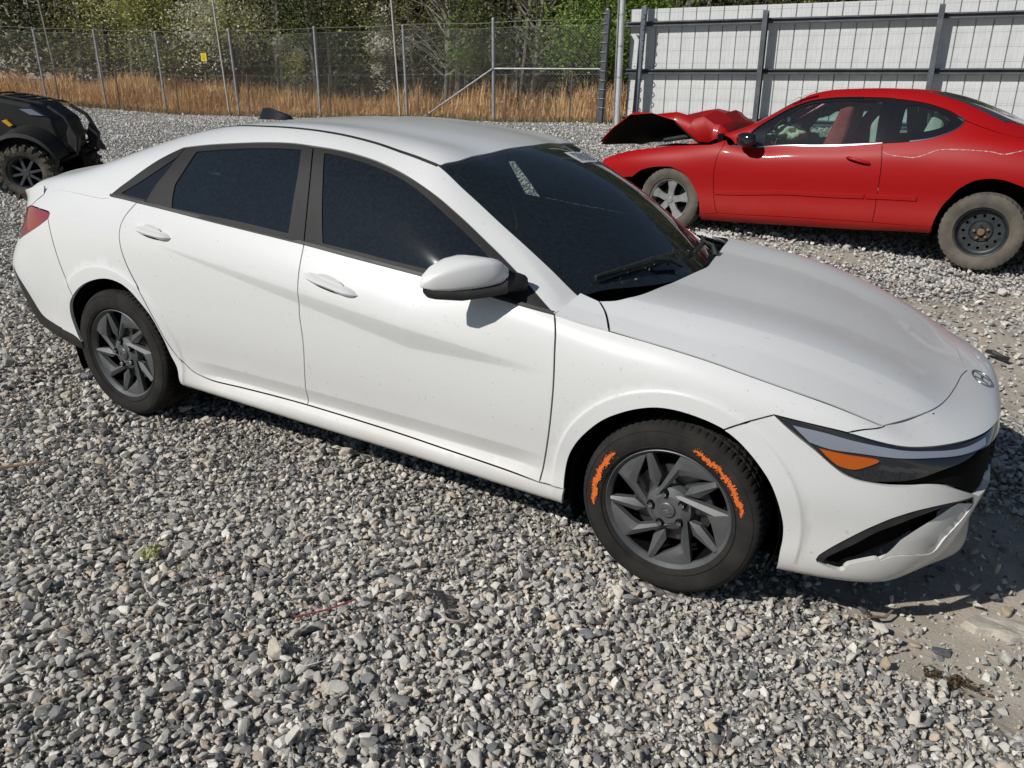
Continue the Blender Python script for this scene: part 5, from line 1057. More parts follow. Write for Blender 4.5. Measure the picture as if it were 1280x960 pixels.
# wheels ------------------------------------------------------
def wheel(x, side, steer=0., marks=False, parent=car, nm="wheel"):
    """rim face towards +y_local*side ; built facing -y then mirrored"""
    W = bpy.data.objects.new(nm, None); m = MB()
    ys = lambda y: y
    # barrel and lip
    m.lathe([(.206, -.066), (.2185, -.085), (.2195, -.0885), (.217, -.090), (.2115, -.083), (.205, -.074), (.203, -.064)], 72)
    # ten blades in five pairs
    for k in range(5):
        a0 = k*2*math.pi/5
        def rot(p): c, s = math.cos(a0), math.sin(a0); return (p[0]*c-p[1]*s, p[0]*s+p[1]*c)
        def blade(pts, ridge, y_hub, y_rim, thick=.022):
            n = len(pts); yv = lambda p: y_hub+(y_rim-y_hub)*min(1, math.hypot(*p)/.205); V = []
            for p in pts: q = rot(p); V.append((q[0], yv(p)+.005, q[1]))
            for p in pts: q = rot(p); V.append((q[0], yv(p)+thick+.005, q[1]))
            nr = len(ridge); F = []
            for p in ridge: q = rot(p); V.append((q[0], yv(p)-.004, q[1]))
            b = 2*n; lo, hi = ridge[0], ridge[1]
            for i in range(n):
                j = (i+1) % n; F.append((i, j, n+j, n+i))
                di = [math.hypot(pts[i][0]-r[0], pts[i][1]-r[1]) for r in ridge]; dj = [math.hypot(pts[j][0]-r[0], pts[j][1]-r[1]) for r in ridge]; ki, kj = int(np.argmin(di)), int(np.argmin(dj))
                F.append((i, j, b+kj) if ki == kj else (i, j, b+kj, b+ki))
            F.append(tuple(range(n, 2*n))); m.add(V, F)
        P = [(-.056, .028), (-.042, .060), (.022, .208), (.049, .208), (.096, .190), (.147, .152), (.142, .146), (.052, .140), (.022, .132), (-.014, .075), (-.022, .045)]
        blade(P, [(-.038, .045), (.022, .160), (.075, .165)], -.072, -.080)
        Q = [(-.097, .184), (-.078, .193), (-.036, .115), (-.046, .066), (-.075, .090)]
        blade(Q, [(-.082, .186), (-.056, .100)], -.066, -.080)
    m.lathe([(.001, -.078), (.050, -.078), (.078, -.066), (.086, -.045), (.086, .0)], 30)
    W = m.obj("wheel", RIM_GREY, parent, auto=.35)
    W.location = (x+1.36, -.797*side, .314); W.rotation_euler = (0, 0, steer+(0 if side > 0 else math.pi))
    t = MB(); prof = [(.2115, -.078), (.222, -.0905), (.240, -.0985), (.262, -.1025), (.283, -.100), (.297, -.094), (.306, -.084), (.311, -.074), (.3135, -.060), (.3135, -.047), (.306, -.045), (.306, -.040), (.315, -.038), (.3155, -.016), (.307, -.014), (.307, -.008), (.316, -.006), (.316, .016), (.307, .018), (.307, .024), (.315, .026), (.3135, .060), (.309, .078), (.297, .094), (.262, .1025), (.222, .09), (.2115, .078)]
    ns = 300
    def mod(k, j):
        if 7 <= j <= 9: return -.0045 if (k % 4 == 0) else 0
        if 12 <= j <= 21: return -.005 if (k+j) % 5 == 0 else 0
        return 0
    t.lathe(prof, ns, mod=mod); t.obj("tyre", RUBBER, W, auto=.5)
    let = MB(); 
    for rr in (.2345, .289):
        let.lathe([(rr-.001, -.1000 if rr < .25 else -.0995), (rr, -.1022 if rr < .25 else -.1000), (rr+.001, -.1000 if rr < .25 else -.0990)], 90)
    let.obj("sidewall_ring", RUBBER, W, auto=.9)
    MB().lathe([(.150, .10), (.196, .06), (.2, -.02), (.2055, -.064)], 60).obj('barrel', DARK, W, auto=.8)  # barrel coloured near black, painting deep shade into the rim openings
    MB().lathe([(.06, -.02), (.14, -.02), (.14, .0), (.06, .0)], 48, close=True).obj("brake_disc", BRAKE, W, auto=.5)
    ca = MB(); ca.box((.095, -.015, .055), (.075, .06, .11), Matrix.Rotation(-.5, 3, 'Y')); ca.obj("brake_caliper", STEEL_DK, W, bevel=.008)
    bk = MB(); bk.lathe([(.001, .012), (.185, .012), (.185, .05), (.001, .05)], 40); bk.obj("backing_plate", DARK, W)
    for k in range(5):
        q = math.radians(106-72*k); c = (.0585*math.cos(q), 0, .0585*math.sin(q)); n = MB()
        n.tube([(c[0], -.068, c[2]), (c[0], -.080, c[2])], .0145, 16); n.obj("lug_pocket", DARK, W, auto=.6)
        n = MB(); n.tube([(c[0], -.080, c[2]), (c[0], -.090, c[2]), (c[0], -.093, c[2])], [.0098, .0098, .007], 6); n.obj("lug_nut", CHROME, W, auto=.4)
    cp = MB().lathe([(.0005, -.0865), (.024, -.0865), (.0275, -.084), (.028, -.076)], 28).obj("centre_cap", RIM_GREY, W, auto=.5)
    emblem(W, (0, -.0885, 0), (1, 0, 0), (0, 0, 1), .036, .024, CHROME, "cap_emblem", .0012)
    if marks:
        for a0, a1 in ((75, 15), (191, 139)):
            mk = MB(); r = np.random.default_rng(int(a0)); N_ = 120; path = []
            for i in range(N_+1):
                tt_ = i/N_; q = math.radians(a0+(a1-a0)*tt_); w = .0125*min(1, 5*tt_+.2, 5*(1-tt_)+.2); path.append((q+r.normal(0, .004), .2575+.003*math.sin(tt_*23)+w*(1 if i % 2 else -1)*r.uniform(.25, 1.0)))
            for i in range(N_):
                (qa, ra), (qb, rb) = path[i], path[i+1]; ww = r.uniform(.0014, .0028); sub_ = 6
                for k in range(sub_):
                    if r.random() < .14: continue
                    t0, t1 = k/sub_, (k+1.15)/sub_; P0 = np.array([(ra+(rb-ra)*t0)*math.cos(qa+(qb-qa)*t0), (ra+(rb-ra)*t0)*math.sin(qa+(qb-qa)*t0)]); P1 = np.array([(ra+(rb-ra)*t1)*math.cos(qa+(qb-qa)*t1), (ra+(rb-ra)*t1)*math.sin(qa+(qb-qa)*t1)])
                    d = P1-P0; d /= np.linalg.norm(d)+1e-9; nn_ = np.array([-d[1], d[0]])*ww*r.uniform(.6, 1.25); mk.add([(x, -.1040-.0002*(i % 3), z) for x, z in (P0-nn_, P1-nn_, P1+nn_, P0+nn_)], [(0, 1, 2, 3)])
            for i in range(160):
                q = math.radians(r.uniform(a1, a0)); rr = .2575+r.normal(0, .006); mk.add([((rr+s*.0012)*math.cos(q+e*.006), -.1038, (rr+s*.0012)*math.sin(q+e*.006)) for s, e in ((-1, 0), (-1, 1), (1, 1), (1, 0))], [(0, 1, 2, 3)])
            o = mk.obj("crayon_mark", plain("orange_crayon", (.80, .155, .02), rough=.8), W); tag(o, "scrawled orange crayon mark on the tyre sidewall", kind="stuff")
    return W
wheel(0, 1, -.03, True); wheel(-2.72, 1); wheel(0, -1, -.03); wheel(-2.72, -1)
# wheel housings and floor
for x in (0, -2.72):
    for s in (1, -1):
        m = MB(); n = 26; V = []
        for i in range(n):
            q = math.radians(-25+230*i/(n-1)); V += [(x+1.36+.362*math.cos(q), -.885*s, .318+.362*math.sin(q)), (x+1.36+.362*math.cos(q), -.52*s, .318+.362*math.sin(q))]
        F = [(2*i, 2*i+2, 2*i+3, 2*i+1) for i in range(n-1)]; b = len(V); V += [(x+1.36, -.52*s, .318)]; F += [(2*i+1, 2*i+3, b) for i in range(n-1)]
        m.add(V, F).obj("wheel_housing", DARK, car)
fl_ = MB(); fl_.box((0.1, 0, .23), (3.5, 1.60, .03)); fl_.box((0, 0, .24), (1.95, 1.70, .05)); fl_.box((1.90, 0, .40), (.5, 1.1, .2)); fl_.box((-2.0, 0, .36), (.55, 1.2, .2)); fl_.obj("floor_pan", DARK, car)
# inner shell behind the panel gaps
bw = MB(); bw.box((1.62, 0, .62), (.9, 1.10, .2)); bw.box((1.0, 0, .55), (.05, 1.5, .62)); bw.box((-1.72, 0, .75), (1.1, 1.1, .4))
for s in (1, -1): bw.box((-.18, .80*s, .50), (1.95, .05, .55))
bw.obj("inner_structure", DARK, car)
# cabin: dashboard, wheel, seats
FAB = noisy("dark_cloth", (.012, .012, .013), (.03, .03, .03), 30, rough=.9)
d = MB(); V = []
for y in np.linspace(-.72, .72, 9): V += [(.98, y, .86), (.80, y, .93), (.55, y, .92), (.46, y, .84), (.46, y, .55)]
d.add(V, [(5*i+j, 5*i+5+j, 5*i+6+j, 5*i+1+j) for i in range(8) for j in range(4)]).obj("dashboard", FAB, car, auto=.8)
w = MB(); C_ = Vector((.36, .36, .83)); ax = Vector((-.9, 0, .42)).normalized(); a_ = Vector((0, 1, 0)); b_ = ax.cross(a_)
w.tube([C_+(a_*math.cos(q)+b_*math.sin(q))*.185 for q in np.linspace(0, 6.2832, 33)], .016, 8, cap=False); w.box(C_, (.05, .14, .1)); w.tube([C_-a_*.18, C_+a_*.18], .014, 6); w.obj("steering_wheel", FAB, car, auto=.7)
def seat(x, y, wd=.5):
    m = MB(); prof = [(.27, .30), (.27, .44), (.22, .50), (-.18, .47), (-.27, .55), (-.43, 1.02), (-.46, 1.06), (-.56, 1.05), (-.52, .9), (-.40, .42), (-.34, .30)]
    m.prism([(x+a, z) for a, z in prof], y-wd/2, y+wd/2); s = m.obj("seat", FAB, car, bevel=.035, seg=3)
    h = MB(); h.box((x-.53, y, 1.15), (.10, .26, .17)); h.tube([(x-.51, y-.07, 1.03), (x-.53, y-.07, 1.12)], .008, 6); h.tube([(x-.51, y+.07, 1.03), (x-.53, y+.07, 1.12)], .008, 6); h.obj("headrest", FAB, s, bevel=.025, seg=3)
seat(-.02, -.37); seat(-.02, .37); seat(-.86, 0, 1.25)
hh = MB(); V = []
for x, z, w_ in ((-.25, 1.31, .52), (-.7, 1.345, .5), (-1.1, 1.31, .5), (-1.6, 1.10, .5), (-1.75, .95, .5)):
    for y in (-1, -.5, 0, .5, 1): V.append((x+.60, y*w_, z))
hh.add(V, [(5*i+j, 5*i+j+1, 5*i+6+j, 5*i+5+j) for i in range(4) for j in range(4)]).obj("headliner", FAB, car, auto=.8)
mr_ = MB(); mr_.box((.52, .0, 1.24), (.03, .24, .07)); mr_.obj("rear_view_mirror", FAB, car, bevel=.01)

# ============================================================ red coupe
coupe = empty("red_coupe", label="wrecked red two-door coupe with a buckled hood parked behind the white sedan", cat="car")
coupe.matrix_world = Matrix(((-0.99461, -0.10001, -0.02748, -1.6663), (0.09997, -0.99499, 0.00304, 5.3966), (-0.02764, 0.00028, 0.99962, 0.2106), (0, 0, 0, 1)))
SR = Surf(redG()); RC = (-1.3, 0, .5); vRm = SR.tv[-1]
Q = {k[4:]: v for k, v in T.items() if k.startswith('red_')}
def PR_(ring, **k): return panel(SR, ring, flip=RC, **k)
# door
ring = closed(Q['belt'], Q['doorr'], rev(Q['doorbot']), rev(Q['doorf'])); g = PR_(ring, sp=.04); cd = pair("door", RED, (coupe, coupe), g)
# front fender
fr_ = np.vstack([Q['fendertop'][-1], [.02, .60], [.05, .30], Q['farch'][0]])
ring = closed(Q['doorf'], rev(Q['silltop']), rev(Q['farch'][:-1]), rev(fr_), rev(Q['fendertop'])); g = PR_(ring, sp=.04); cf = pair("front_fender", RED, (coupe, coupe), g)
# sill
ring = closed(Q['silltop'], Q['doorbot'], Q['qsill'], np.vstack([Q['qsill'][-1], Q['sillbot'][-1]]), rev(Q['sillbot'])); g = PR_(ring, sp=.04, off=.004); pair("sill", RED, (coupe, coupe), g)
# quarter panel
ra2 = near_uv(SR, [(-2.99, .88, .62), (-3.05, .88, .52), (-3.075, .88, .40), (-3.07, .87, .30)], 300, 160); qw = Q['qwin']
ring = closed(np.vstack([Q['doorr'][0], qw[12]]), rev(qw[6:13]), np.array([qw[6], [3.70, .80], [3.89, .80], [4.29, .79], [4.58, .78]]), np.array([[4.58, .78], [4.58, .06]]), np.array([[4.58, .06], [4.2, .05], ra2[-1]]), rev(np.vstack([Q['rarch'], ra2])), rev(Q['qsill']), rev(Q['doorr']))
g = PR_(ring, sp=.04); cq = pair("quarter_panel", RED, (coupe, coupe), g)
# roof with its pillars, windscreen, rear window, trunk
up_l = [Q['framein'][:12], np.vstack([Q['framein'][11], qw[0]]), qw[:7], np.array([qw[6], [3.70, .80]])]
ring = closed(*up_l, np.array([[3.70, .80], [3.62, .96], [3.3, 1.02], [3.02, 1.10], [3.0, vRm]]), np.array([[3.0, vRm], [2.06, vRm]]), np.array([[2.06, vRm], [2.04, 1.25], [1.98, 1.03], [1.66, 1.015], [1.32, .985], Q['framein'][0]]))
g = both(*PR_(ring, sp=.045, mid=vRm, midax=1)); cr_ = sheet_part("roof", RED, coupe, g)
ring = closed(np.array([[1.98, 1.03], [1.66, 1.015], [1.32, .985]]), np.array([[1.32, .985], [1.25, vRm]]), np.array([[1.25, vRm], [2.06, vRm]]), np.array([[2.06, vRm], [2.04, 1.25], [1.98, 1.03]]))
g = both(*PR_(ring, sp=.08, mid=vRm, midax=1, off=-.004, flange=0)); sheet_part("windscreen", CLEAR_GLASS, coupe, g)
ring = closed(np.array([[3.62, .96], [3.3, 1.02], [3.02, 1.10], [3.0, vRm]]), np.array([[3.0, vRm], [3.80, vRm]]), np.array([[3.80, vRm], [3.72, 1.1], [3.62, .96]]))
g = both(*PR_(ring, sp=.08, mid=vRm, midax=1, off=.004)); sheet_part("rear_window", plain("rear_glass", (.03, .045, .06), rough=.08, coat=.6), coupe, g)
ring = closed(np.array([[3.70, .80], [3.62, .96], [3.72, 1.1], [3.80, vRm]]), np.array([[3.80, vRm], [4.58, vRm]]), np.array([[4.58, vRm], [4.58, .78]]), np.array([[4.58, .78], [4.29, .79], [3.89, .80], [3.70, .80]]))
g = both(*PR_(ring, sp=.06, mid=vRm, midax=1)); sheet_part("trunk_lid", RED, coupe, g)
# window frames and panes
bpp = closed(Q['framein'][11:14], np.vstack([Q['framein'][13], qw[12]]), np.vstack([qw[12], qw[13], qw[0]]), np.vstack([qw[0], Q['framein'][11]]), step=.02)
g = PR_(bpp, sp=.05, gap=0, flange=.03, off=-.002); pair('door_pillar', GLOSS_BLK, (coupe, coupe), g)
fin_ = closed(Q['framein'][:12], Q['framein'][11:14], Q['framein'][13:], step=.02); dg = closed(Q['dglass'][:8], Q['dglass'][7:10], Q['dglass'][9:], step=.02); qr = closed(qw[:7], qw[6:12], qw[11:13], qw[12:], step=.02); qg = closed(Q['qglass'][:6], Q['qglass'][5:10], Q['qglass'][9:], step=.02)
g = PR_(fin_, sp=.05, holes=[dg], gap=0, flange=.02, off=-.006); pair("window_frame", GLOSS_BLK, cd, g)
g = PR_(qr, sp=.05, holes=[qg], gap=0, flange=.015, off=-.004); pair("window_frame", GLOSS_BLK, cq, g)
g = PR_(inset(dg, -.004), sp=.08, gap=0, flange=0, off=-.012); pair("window_glass", CLEAR_GLASS, cd, g)
g = PR_(inset(qg, -.004), sp=.08, gap=0, flange=0, off=-.010); pair("window_glass", CLEAR_GLASS, cq, g)
def ribbon(line, w, h, lift, name, mat, par, side=(1,), step=.03, jit=0):
    c = cr(line, step); p = SR.pos(c); n = SR.nor(c); n *= np.sign(np.einsum('ij,ij->i', n, p-np.array(RC)))[:, None]; t = np.gradient(p, axis=0); t /= np.linalg.norm(t, axis=1)[:, None]; s = np.cross(t, n); m = len(c)
    r = np.random.default_rng(3); k = (1+jit*r.normal(size=(m, 1))).clip(.15, 2.2)
    V = np.vstack([p+s*(-w/2)*k-n*.002+n*lift, p+s*(-w*.35)*k+n*(h+lift), p+s*(w*.35)*k+n*(h+lift), p+s*(w/2)*k-n*.002+n*lift]); F = [(j*m+i, j*m+i+1, (j+1)*m+i+1, (j+1)*m+i) for j in range(3) for i in range(m-1)]
    for sd in side: MB().add(V*[1, sd, 1], F).obj(name, mat, par if sd > 0 else coupe, auto=.6)
ribbon(np.vstack([Q['belt'][1:]]), .016, .006, 0, "chrome_strip", CHROME, cd[0])
ribbon(qw[5:12], .014, .006, 0, "chrome_strip", CHROME, cq[0])
ribbon(np.vstack([Q['framein'][:11]]), .012, .005, .0, "chrome_strip", GLOSS_BLK, cd[0])
ribbon(Q['mold'][:4]-[0, .004], .045, .010, 0, "side_moulding", RED, cd[0]); ribbon(np.vstack([Q['mold'][3]+[.02, 0], Q['mold'][4]])-[0, .004], .045, .010, 0, "side_moulding", RED, cq[0])
ribbon(Q['scuff'], .007, .0006, .0022, "scrape", plain("bare_primer", (.48, .36, .35), rough=.8), cq[0], step=.012, jit=.55)
hp = SR.pos(cr(Q['handle'], .03)); hm = MB(); hc = hp.mean(0)
hm.tube([hp[0]+[0, .006, 0]]+[hp[0]*(1-t)+hp[-1]*t+np.array([0, .024*math.sin(t*3.14)**.5, .004]) for t in np.linspace(.08, .92, 9)]+[hp[-1]+[0, .006, 0]], [.006]+[.013]*9+[.006], 8); hm.obj("handle", RED, cd[0], auto=.8)
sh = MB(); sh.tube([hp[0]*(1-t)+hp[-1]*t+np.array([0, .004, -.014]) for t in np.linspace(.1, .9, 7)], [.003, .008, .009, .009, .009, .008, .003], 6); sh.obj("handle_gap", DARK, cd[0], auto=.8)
mm_ = MB(); V = []
for y, x0, x1, zb, zt in ((1.02, -.80, -.72, .88, .95), (1.0, -.82, -.68, .865, .975), (.95, -.82, -.64, .86, .985), (.89, -.80, -.63, .865, .985), (.84, -.76, -.66, .875, .95)):
    V += [((x0+x1)/2+(x1-x0)/2*math.copysign(abs(math.cos(q))**.7, math.cos(q)), y, (zb+zt)/2+(zt-zb)/2*math.copysign(abs(math.sin(q))**.7, math.sin(q))) for q in np.linspace(0, 6.2832, 12, endpoint=False)]
mm_.add(V, [(i*12+k, i*12+(k+1) % 12, (i+1)*12+(k+1) % 12, (i+1)*12+k) for i in range(4) for k in range(12)]+[tuple(range(12)), tuple(range(48, 60))]).obj("door_mirror", GLOSS_BLK, cd[0], auto=.8)
# buckled hood
HX = [-.46, -.33, -.26, -.18, -.05, .12, .33, .60, .80, .90]
HZ = {.66: [.93, .875, .862, .868, .94, 1.04, 1.11, 1.085, .93, .80], .56: [.945, 1.0, 1.05, 1.06, 1.075, 1.105, 1.115, 1.075, .93, .80], .25: [.955, 1.05, 1.105, 1.14, 1.14, 1.09, 1.02, .96, .87, .78], -.1: [.96, 1.06, 1.12, 1.15, 1.12, 1.03, .94, .88, .82, .77], -.4: [.955, 1.03, 1.08, 1.10, 1.05, .95, .87, .83, .79, .76], -.66: [.93, .97, 1.0, 1.0, .95, .88, .83, .80, .78, .76]}
V = []; F = []; ws_ = list(HZ)
for j, w_ in enumerate(ws_):
    for i, x in enumerate(HX): V.append((x+(.02*math.sin(i*2.3+j)), w_*(1-.06*max(0, x)), HZ[w_][i]+.008*math.sin(i*1.7+j*2.1)+(.022*math.sin(i*3.1+j*4.7) if .0 < j < 5 and 0 < i < 9 else 0)))
n_ = len(HX); F = [(j*n_+i, j*n_+i+1, (j+1)*n_+i+1, (j+1)*n_+i) for j in range(len(ws_)-1) for i in range(n_-1)]
ho = MB().add(V, F).obj("hood", RED, coupe, auto=.10); so = ho.modifiers.new("thick", 'SOLIDIFY'); so.thickness = .006; so.offset = 1
V2 = [(x, y*.965, z-.022) for x, y, z in V]; MB().add(V2, F).obj("hood_liner", plain("hood_liner", (.02, .007, .007), rough=.9), ho, auto=.42)
# engine bay, floor, wheel housings
eb = MB(); eb.box((.18, 0, .50), (1.0, 1.2, .40)); eb.box((-1.5, 0, .30), (3.0, 1.5, .06)); eb.box((-3.0, 0, .55), (1.1, 1.3, .5)); eb.box((-.42, 0, .7), (.06, 1.5, .5)); eb.obj("inner_structure", DARK, coupe)
en = MB(); en.box((.12, .2, .72), (.5, .5, .14)); en.box((.05, -.3, .70), (.4, .3, .16)); en.tube([(-.3, .45, .86), (0, .5, .9), (.3, .42, .84)], .022, 8); en.tube([(-.38, -.5, .9), (-.38, .55, .905)], .02, 8); en.obj("engine", STEEL_DK, coupe, bevel=.02)
for x in (0, -2.715):
    for s in (1, -1):
        V = []; n = 22; zc_ = .31 if x == 0 else .33
        for i in range(n): q = math.radians(-20+220*i/(n-1)); rr = .325 if x == 0 else .385; V += [(x+rr*math.cos(q), .86*s, zc_+rr*math.sin(q)), (x+rr*math.cos(q), .5*s, zc_+rr*math.sin(q))]
        F = [(2*i, 2*i+2, 2*i+3, 2*i+1) for i in range(n-1)]; V.append((x, .5*s, zc_)); F += [(2*i+1, 2*i+3, 2*n) for i in range(n-1)]; MB().add(V, F).obj("wheel_housing", DARK, coupe)
fbp = MB(); V = []
for x, w_, in ((.62, .80), (.80, .70), (.90, .5), (.94, .2), (.94, -.2), (.90, -.5), (.80, -.7), (.62, -.80)):
    for z, k in ((.22, .93), (.34, 1), (.50, 1), (.60, .96)): V.append((x*k, w_*k, z))
fbp.add(V, [(4*i+j, 4*i+4+j, 4*i+5+j, 4*i+1+j) for i in range(7) for j in range(3)]).obj("front_bumper", RED, coupe, auto=.7)
# cabin
REDCLOTH = noisy("red_cloth", (.30, .05, .05), (.42, .085, .08), 12, bump=.3, bscale=30, rough=.9); GREYCLOTH = noisy("grey_cloth", (.40, .41, .38), (.55, .55, .50), 10, rough=.9); TRIMK = plain("dash_plastic", (.10, .115, .115), rough=.7)
def cseat(x, y, mat, wd=.5, lean=.25):
    m = MB(); prof = [(.25, .35), (.25, .50), (-.15, .50), (-.22, .60), (-.22-lean*.55, 1.05), (-.24-lean*.75, 1.22), (-.33-lean*.75, 1.23), (-.36-lean*.55, 1.05), (-.38, .35)]
    m.prism([(x+a, z) for a, z in prof], y-wd/2, y+wd/2); return m.obj("seat", mat, coupe, bevel=.045, seg=3)
cseat(-1.02, .37, REDCLOTH); cseat(-.92, -.37, REDCLOTH, lean=.5); cseat(-1.78, 0, GREYCLOTH, 1.15, .2)
pb = MB(); pb.prism([(-1.30, .85), (-1.42, 1.2), (-1.50, 1.22), (-1.47, .85)], .56, .60); pb.obj("red_pillar_trim", REDCLOTH, coupe, bevel=.01)
hr_ = MB(); hr_.prism([(-1.70, .88), (-1.68, 1.08), (-1.74, 1.17), (-1.82, 1.15), (-1.84, .9)], .40, .58); hr_.obj("headrest", GREYCLOTH, coupe, bevel=.04, seg=3)
db = MB(); V = []
for y in np.linspace(-.68, .68, 9): V += [(-.5, y, .90), (-.72, y, .955), (-.95, y, .93), (-1.0, y, .82), (-.98, y, .55)]
db.add(V, [(5*i+j, 5*i+5+j, 5*i+6+j, 5*i+1+j) for i in range(8) for j in range(4)]).obj("dashboard", TRIMK, coupe, auto=.7)
sw = MB(); Cw = Vector((-1.02, .36, .96)); axw = Vector((-.9, 0, .45)).normalized(); bw_ = axw.cross(Vector((0, 1, 0))); sw.tube([Cw+(Vector((0, 1, 0))*math.cos(q)+bw_*math.sin(q))*.185 for q in np.linspace(0, 6.2832, 25)], .015, 7, cap=False); sw.box(Cw, (.06, .16, .1)); sw.obj("steering_wheel", TRIMK, coupe, auto=.7)
bm = bmesh.new(); bmesh.ops.create_icosphere(bm, subdivisions=4, radius=1); rb_ = np.random.default_rng(2)
for v in bm.verts:
    k = 1+.16*math.sin(v.co.x*5+v.co.z*4)+.12*math.sin(v.co.y*7-v.co.z*6)+.06*math.sin(v.co.x*17+v.co.y*13); v.co = Vector((v.co.x*.13*k-.98, v.co.y*.15*k+.48, v.co.z*.07*k+.98))
me = bpy.data.meshes.new("airbag"); bm.to_mesh(me); bm.free(); me.materials.append(noisy("airbag_cloth", (.55, .54, .40), (.68, .66, .52), 18, rough=.9)); me.polygons.foreach_set("use_smooth", [True]*len(me.polygons)); link(bpy.data.objects.new("airbag", me), coupe)
MB().box((-.80, .30, .958), (.26, .42, .006)).obj("paper_sheet", plain("pale_paper", (.62, .70, .66), rough=.8), coupe)
# broken trim lying on the roof edge
sh_ = MB(); sh_.box((-1.12, .62, 1.315), (.16, .03, .012), Matrix.Rotation(.35, 3, 'Y')); sh_.box((-1.03, .64, 1.275), (.07, .02, .008), Matrix.Rotation(.5, 3, 'Y')); sh_.obj("loose_trim", plain("pale_trim", (.6, .6, .58), rough=.5), coupe, bevel=.002)
# wheels
class Flat:
    def __init__(s, y): s.y = y
    def pos(s, uv): uv = np.atleast_2d(uv); return np.column_stack([uv[:, 0], np.full(len(uv), s.y), uv[:, 1]])
    def nor(s, uv): return np.tile([0., 1, 0], (len(np.atleast_2d(uv)), 1))
def circle(r, n=48, c=(0, 0)): q = np.linspace(0, 2*math.pi, n, endpoint=False); return np.column_stack([c[0]+r*np.cos(q), c[1]+r*np.sin(q)])
def tyre2(W, R, rimr, mat, flat=0):
    t = MB(); prof = [(rimr-.004, .075), (rimr+.012, .098), (rimr+.04, .105), ((R+rimr)/2, .107), (R-.03, .100), (R-.008, .086), (R, .06), (R, .02), (R-.006, .018), (R-.006, .012), (R, .010), (R, -.06), (R-.01, -.09), ((R+rimr)/2, -.105), (rimr-.004, -.075)]
    t.lathe(prof, 120, mod=lambda k, j: (-.006 if (k % 3 == 0 and 5 <= j <= 7) else 0)); o = t.obj("tyre", mat, W, auto=.6)
    if flat:
        for v in o.data.vertices:
            if v.co.z < -R+flat: d = (-R+flat)-v.co.z; v.co.z = -R+flat; v.co.y += math.copysign(d*.5, v.co.y)
    return o
def steel_wheel(x, side, z):
    m = MB(); m.lathe([(.168, -.06), (.172, .06), (.186, .088), (.193, .092), (.193, .086), (.176, .066), (.168, .05)], 60); m.lathe([(.001, .052), (.030, .052), (.034, .045), (.074, .045), (.088, .028), (.094, .030)], 40)
    W = m.obj("wheel", STEEL_DK, coupe, auto=.5); W.location = (x, .775*side, z); W.rotation_euler = (0, 0, 0 if side > 0 else math.pi)
    V, F, N = panel(Flat(.040), circle(.160, 60), sp=.02, gap=0, flange=.012, holes=[circle(.0125, 12, (.130*math.cos(k*math.pi/6), .130*math.sin(k*math.pi/6))) for k in range(12)]+[circle(.092, 36)], flip=(0, -1, 0)); mobj("wheel_disc", V, F, STEEL_DK, W, N=N)
    m = MB(); m.lathe([(.158, .040), (.168, .046), (.172, .030)], 60); m.obj("disc_edge", STEEL_DK, W, auto=.8)
    MB().lathe([(.001, .010), (.165, .010)], 30).obj("backing", DARK, W)
    MB().lathe([(.001, .075), (.022, .075), (.028, .068), (.029, .045)], 20).obj("hub", RUST, W, auto=.5)
    for k in range(5):
        q = math.radians(80+72*k); n = MB(); n.tube([(.052*math.cos(q), .045, .052*math.sin(q)), (.052*math.cos(q), .066, .052*math.sin(q)), (.052*math.cos(q), .070, .052*math.sin(q))], [.012, .012, .008], 6); n.obj("lug_nut", RUST if k else CHROME, W, auto=.4)
    tyre2(W, .312, .192, RUBBER_DUSTY, .012)
def spoke_wheel(x, side, z):
    m = MB(); m.lathe([(.17, -.06), (.176, .05), (.192, .085), (.199, .090), (.200, .084), (.182, .062), (.176, .05)], 60); m.lathe([(.001, .058), (.045, .058), (.060, .05), (.065, .02)], 30)
    for k in range(5):
        q = math.radians(95+72*k); c, s = math.cos(q), math.sin(q); R_ = lambda a, b: (a*c-b*s, a*s+b*c)
        pts = [R_(.03, -.03), R_(.11, -.030), R_(.183, -.052), R_(.186, 0), R_(.183, .052), R_(.11, .030), R_(.03, .03)]; V = [(p[0], .062+.012*(i == 3), p[1]) for i, p in enumerate(pts)]+[(p[0], .03, p[1]) for p in pts]; n = 7
        m.add(V, [tuple(range(n)), tuple(range(n, 2*n))[::-1]]+[(i, (i+1) % n, n+(i+1) % n, n+i) for i in range(n)])
    W = m.obj("wheel", ALLOY, coupe, auto=.4); W.location = (x, .775*side, z); W.rotation_euler = (0, 0, 0 if side > 0 else math.pi); MB().lathe([(.001, .0), (.17, .0)], 30).obj("backing", DARK, W); MB().lathe([(.001, .066), (.028, .066), (.032, .055)], 20).obj("centre_cap", ALLOY, W, auto=.5); tyre2(W, .312, .199, RUBBER_DUSTY)
steel_wheel(-2.71, 1, .300); steel_wheel(-2.71, -1, .300); spoke_wheel(0, 1, .312); spoke_wheel(0, -1, .312)

